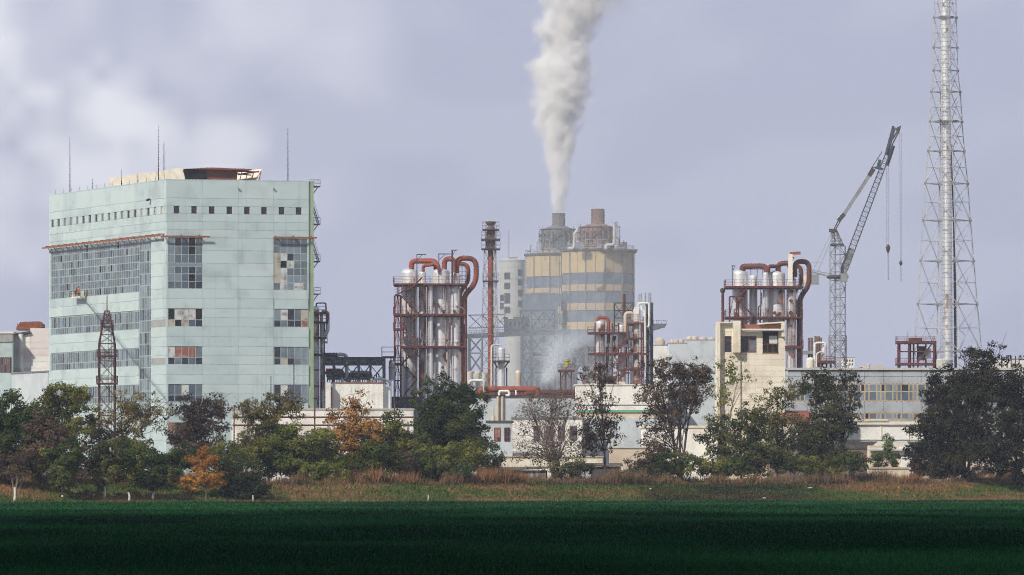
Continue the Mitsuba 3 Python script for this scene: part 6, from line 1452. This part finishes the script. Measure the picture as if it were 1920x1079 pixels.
tree('dark green tree with a leaning reddish trunk before the grey building', 742, (1570, 905), [(1535, 728, 50, 40, .9), (1560, 790, 52, 50), (1512, 832, 46, 52), (1590, 715, 28, 32, .6), (1596, 770, 24, 52, .5), (1545, 862, 60, 30, .9)], ((0.025, 0.032, 0.021), (0.088, 0.096, 0.042)), 1.0, .36, .22, 17, .395, 8, stems=[(1540, 720), (1598, 735)])
tree('huge near black tree at the right edge with a high rounded top', 736, (1812, 905), [(1846, 668, 44, 32, .8), (1790, 735, 72, 52), (1862, 735, 58, 56), (1762, 800, 54, 58), (1830, 815, 76, 56, .9), (1905, 770, 38, 74, .9), (1790, 860, 85, 40, 1.0), (1875, 850, 50, 44, .9), (1735, 840, 40, 50, .9)], NIGHT, 1.02, .38, .30, 18, .40, 9, stems=[(1790, 720), (1850, 690), (1760, 780)])
tree('dark tree cut off by the right edge of the picture', 734, (1905, 905), [(1925, 730, 40, 70, .7), (1885, 830, 36, 60, .6), (1935, 830, 40, 70, .9), (1900, 870, 50, 34, .9)], NIGHT, .95, .38, .22, 19, .41, 8)
# young trees and bushes in front of the bank and along it
def front(px): return float(edge_y(X(px, edge_y(X(px, 690)))))
for (lab, px, lob, cols, lime, seed, dn) in (
    ('young round dark green tree left of the walking person', 117, [(122, 866, 36, 44), (110, 890, 26, 26)], DARKG, .5, 31, 1.7),
    ('young rounded tree with a whitewashed trunk just right of the walking person', 197, [(204, 862, 38, 46), (196, 895, 28, 26)], ((0.042, 0.052, 0.025), (0.140, 0.149, 0.049)), 1.5, 32, 1.6),
    ('third young dark green tree, with a short whitewashed foot', 286, [(290, 882, 32, 40), (278, 900, 24, 22)], DARKG, .9, 33, 1.7)):
    Yq = front(px) + 3.2; tree(lab, Yq, (px, 945), lob, cols, dn * 1.6, .32, .13, seed, .36, 4, lime=lime, group='young trees with whitewashed trunks at the field edge')
tree('small bright orange autumn tree at the field edge', front(385) + 4, (386, 940), [(382, 872, 34, 36, .8), (365, 902, 30, 20), (402, 900, 26, 20)], ORNG, 1.35, .30, .10, 34, .40, 9, bark='bark_pale', twig=1.0)
def bush(label, px, lob, cols, seed, dy=5, dn=1.5, gap=.37, size=.30): tree(label, front(px) + dy, (px, 940), lob, cols, dn * 1.4, size, .06, seed, gap, 4, name='bush', cat='bush')
bush('dark green bush right of the orange autumn tree', 455, [(452, 895, 42, 44), (478, 910, 26, 30), (430, 915, 22, 24)], ((0.032, 0.045, 0.025), (0.105, 0.116, 0.045)), 41, 3)
bush('dark purple bush at the far left edge under the tall trees', 18, [(18, 878, 42, 34), (52, 868, 30, 30)], PURP, 42, 9)
bush('green bush between the second and third young trees', 246, [(246, 872, 28, 38), (258, 850, 24, 26)], GREEN, 43, 9)
bush('light green bush left of the first young tree', 72, [(70, 880, 28, 30), (84, 862, 22, 26)], OLIVE, 44, 10)
bush('small dark shrub low at the foot of the bank near the walking person', 113, [(114, 938, 8, 7)], DARKG, 45, 1.5)
bush('dark bush behind the orange autumn tree', 335, [(335, 862, 34, 34), (318, 890, 24, 24)], DARKG, 46, 12)
bush('green bush under the full rounded green tree', 600, [(600, 885, 40, 20), (640, 878, 30, 22)], GREEN, 47, 16)
bush('dark bush at the foot of the largest green tree', 800, [(800, 878, 40, 20), (760, 880, 30, 18), (870, 880, 34, 18)], DARKG, 48, 18)
bush('grey green bush at the foot of the bare tree', 1060, [(1055, 885, 34, 20), (1090, 882, 24, 20)], ((0.052, 0.060, 0.035), (0.158, 0.158, 0.079)), 49, 18)
bush('dark brown bush at the foot of the wide plum brown tree', 1262, [(1258, 880, 36, 20), (1226, 872, 20, 22)], PURP, 50, 16)
bush('olive bush below the cream tower among the weeds', 1415, [(1410, 878, 46, 20), (1350, 880, 30, 18)], OLIVE, 51, 16)
bush('grey brown bush below the dark leaning tree', 1570, [(1565, 872, 42, 24), (1600, 868, 24, 22), (1520, 880, 30, 16)], ((0.061, 0.060, 0.038), (0.158, 0.144, 0.079)), 52, 15)
bush('light green leafy shrub before the small hut', 1664, [(1664, 842, 15, 32, .8), (1648, 862, 24, 16), (1676, 866, 18, 16)], ((0.061, 0.096, 0.044), (0.175, 0.236, 0.105)), 53, 22, 1.4)
bush('low dark hedge below the huge near black tree', 1745, [(1730, 884, 40, 20), (1770, 882, 40, 22), (1820, 890, 50, 15), (1880, 890, 50, 15)], ((0.028, 0.021, 0.025), (0.079, 0.056, 0.045)), 54, 12)
tr = tree('forked whitewashed tree at the far left of the field edge', front(30) + 1.5, (28, 946), [(26, 880, 16, 12, .6), (44, 890, 14, 8, .6)], ((0.070, 0.052, 0.035), (0.175, 0.123, 0.052)), 1.0, .26, .16, 61, .40, 3, bark='bark_pale', lime=1.6, stems=[(34, 892), (22, 900)])
st_ = thing('tree_stump', 'short crooked whitewashed stump right of the second young tree', 'stump'); yq = front(241) + 1.2; p = np.array([X(241, yq), yq, -.1]); put(st_, 'trunk', MB().tube([p, p + (.12, 0, .75), p + (.06, 0, 1.15), p + (-.05, 0, 1.35)], [.15, .13, .11, .09], 10), 'limewash', 50)
yq = front(474) + 1.0; st2_ = solo('tree_stump', 'thin whitewashed stump right of the dark front bush', 'stump', MB().tube([(X(474, yq), yq, -.1), (X(474.5, yq), yq, .5), (X(474, yq), yq, .9)], [.11, .1, .08], 10), 'limewash', 50)

# continuous scrub under the trees
lob = [(px, 864 + 12 * math.sin(px * .05) + 7 * math.sin(px * .17), 44, 34 + 9 * math.sin(px * .09)) for px in range(-10, 925, 40)]
VV, FFc, CC, nn = [], [], [], 0
for i, l in enumerate(lob + [(px, 872 + 6 * math.sin(px * .11), 36, 24) for px in range(1200, 1625, 44)]):
    Yq = front(l[0]) + (26 if l[0] < 700 else 20)
    (v, f), c = leaves([l], Yq, (DARKG, OLIVE, PURP, GREEN, DARKG)[(i * 3) % 5], 1.7, .32, 900 + i, .40); VV.append(v); FFc.append(f + nn); CC.append(c); nn += len(v)
k = put('', 'undergrowth', (np.vstack(VV), np.vstack(FFc)), 'leaf', color=np.vstack(CC))
labels[k] = {'label': 'mixed dark scrub filling the ground under the tree belt', 'category': 'undergrowth', 'kind': 'stuff'}
# ---------------------------------------------------------------- steam
def cloud_box(name, label, lo, hi, dens, shape, albedo=(.9985, .9992, 1.0), cat='steam', outside=True):
    """a box of steam; dens(x, y, z) gives the extinction per metre on the grid"""
    nx, ny, nz = shape; lo, hi = np.array(lo, float), np.array(hi, float)
    ax = [lo[i] + (np.arange(n) + .5) / n * (hi[i] - lo[i]) for i, n in enumerate((nx, ny, nz))]
    z, y, x = np.meshgrid(ax[2], ax[1], ax[0], indexing='ij'); d = np.maximum(dens(x, y, z), 0) + (AIR if outside else 0)
    tw = T().translate(lo.tolist()).scale((hi - lo).tolist())
    scene[name + '_air'] = {'type': 'heterogeneous', 'albedo': {'type': 'rgb', 'value': list(albedo)}, 'sigma_t': {'type': 'gridvolume', 'grid': mi.VolumeGrid(d.astype(np.float32)[..., None]), 'to_world': tw, 'filter_type': 'trilinear'}, 'phase': {'type': 'hg', 'g': -0.4}}
    k = uniq(name)
    scene[k] = {'type': 'cube', 'to_world': T().translate(((lo + hi) / 2).tolist()).scale(((hi - lo) / 2).tolist()), 'bsdf': {'type': 'null'}, 'interior': {'type': 'ref', 'id': name + '_air'}}
    if outside: scene[k]['exterior'] = {'type': 'ref', 'id': 'air'}
    labels[k] = {'label': label, 'category': cat, 'kind': 'stuff'}
y = 2048.0; s = y / F
pr_y = [397, 350, 300, 250, 200, 165, 120, 80, 40, 0, -50]; pr_c = [1047.5, 1048.5, 1049, 1049, 1051, 1054, 1052, 1054, 1066, 1080, 1100]; pr_w = [11, 18, 25, 35, 47, 52, 49, 44, 52, 62, 74]
def plume(x, yy, z):
    row = YH - (z - HC) / s; c = X(np.interp(-row, [-a for a in pr_y], pr_c), y); w = np.interp(-row, [-a for a in pr_y], pr_w) * s
    q = np.stack([x * .19, yy * .19, z * .15], -1)
    n1, n2 = meshkit.fbm(q, 4, 5), meshkit.fbm(q + 40, 4, 9)
    rr = np.sqrt(((x - c) / w + 1.35 * (n1 - .5)) ** 2 + ((yy - y) / (w * .9) + 1.2 * (n2 - .5)) ** 2) + .9 * (meshkit.fbm(q * 2.7 + 70, 3, 12) - .5)
    d = np.clip((1.12 - rr) * 1.35, 0, 1) * (.45 + 1.1 * meshkit.fbm(q * 2.3 + 9, 3, 2)) * np.clip(12 / w, .35, 1.3) ** 1.0
    wx, wz = (x - X(1145, y)) / (72 * s), (row - 12) / 62.0
    wisp = np.clip(.9 - np.sqrt((wx + wz * .5) ** 2 + (wz * 1.4) ** 2 + ((yy - y) / (30 * s)) ** 2) + .9 * (n2 - .5), 0, 1) * .16
    return (d * .46 + wisp * .55) * np.clip((row + 95) / 60, 0, 1) * (row < 399)
cloud_box('steam_plume', 'tall white steam plume rising from the rear prilling tower', (X(975, y), y - 14, Z(400, y)), (X(1225, y), y + 14, Z(-100, y)), plume, (110, 50, 190))
y2 = 1330.0; s2_ = y2 / F
def low_steam(x, yy, z):
    row = YH - (z - HC) / s2_; col = 960 + x / s2_; q = np.stack([x * .33, yy * .33, z * .33], -1); n = meshkit.fbm(q, 4, 17) - .5
    t = np.clip((722 - row) / 110, 0, 1); c = 1022 + 46 * t; w = 14 + 42 * t
    rr = np.sqrt(((col - c) / w + 1.3 * n) ** 2 + ((yy - y2) / 9) ** 2)
    pall = np.clip(1.25 - np.sqrt(((col - 1055) / 200) ** 2 + ((row - 620) / 250) ** 2) + .5 * n, 0, 1) * np.clip(1.2 - np.abs(yy - y2) / 100, 0, 1) * .0021
    return np.clip((1 - rr) * 1.6, 0, 1) * (.16 - .10 * t) * np.clip(t * 9, 0, 1) * np.clip((1 - t) * 3, 0, 1) + pall * (row < 738)
cloud_box('low_steam', 'drifting white steam and bluish vapour low in front of the trestle', (X(820, y2), y2 - 120, Z(740, y2)), (X(1290, y2), y2 + 120, Z(372, y2)), low_steam, (130, 110, 90), (.88, .94, 1.0))
def shade_cloud(x, yy, z):  # cloud out of view, added to shade the near field
    q = np.stack([x * .009, yy * .009, z * .018], -1); n = meshkit.fbm(q, 4, 3) - .5
    rr = np.sqrt(((x + 370) / 330) ** 2 + ((yy + 440) / 370) ** 2 + ((z - 500) / 62) ** 2)
    return np.clip((1.0 - rr + .35 * n) * 1.15, 0, 1) * .062
cloud_box('cumulus_cloud', 'unseen cloud added high overhead behind the viewer to shade the near field', (-740, -840, 432), (-10, 0, 570), shade_cloud, (44, 52, 12), (.99, .99, .99), 'cloud', outside=False)

for k in list(labels):
    if labels[k].get('kind') in ('structure',): pass
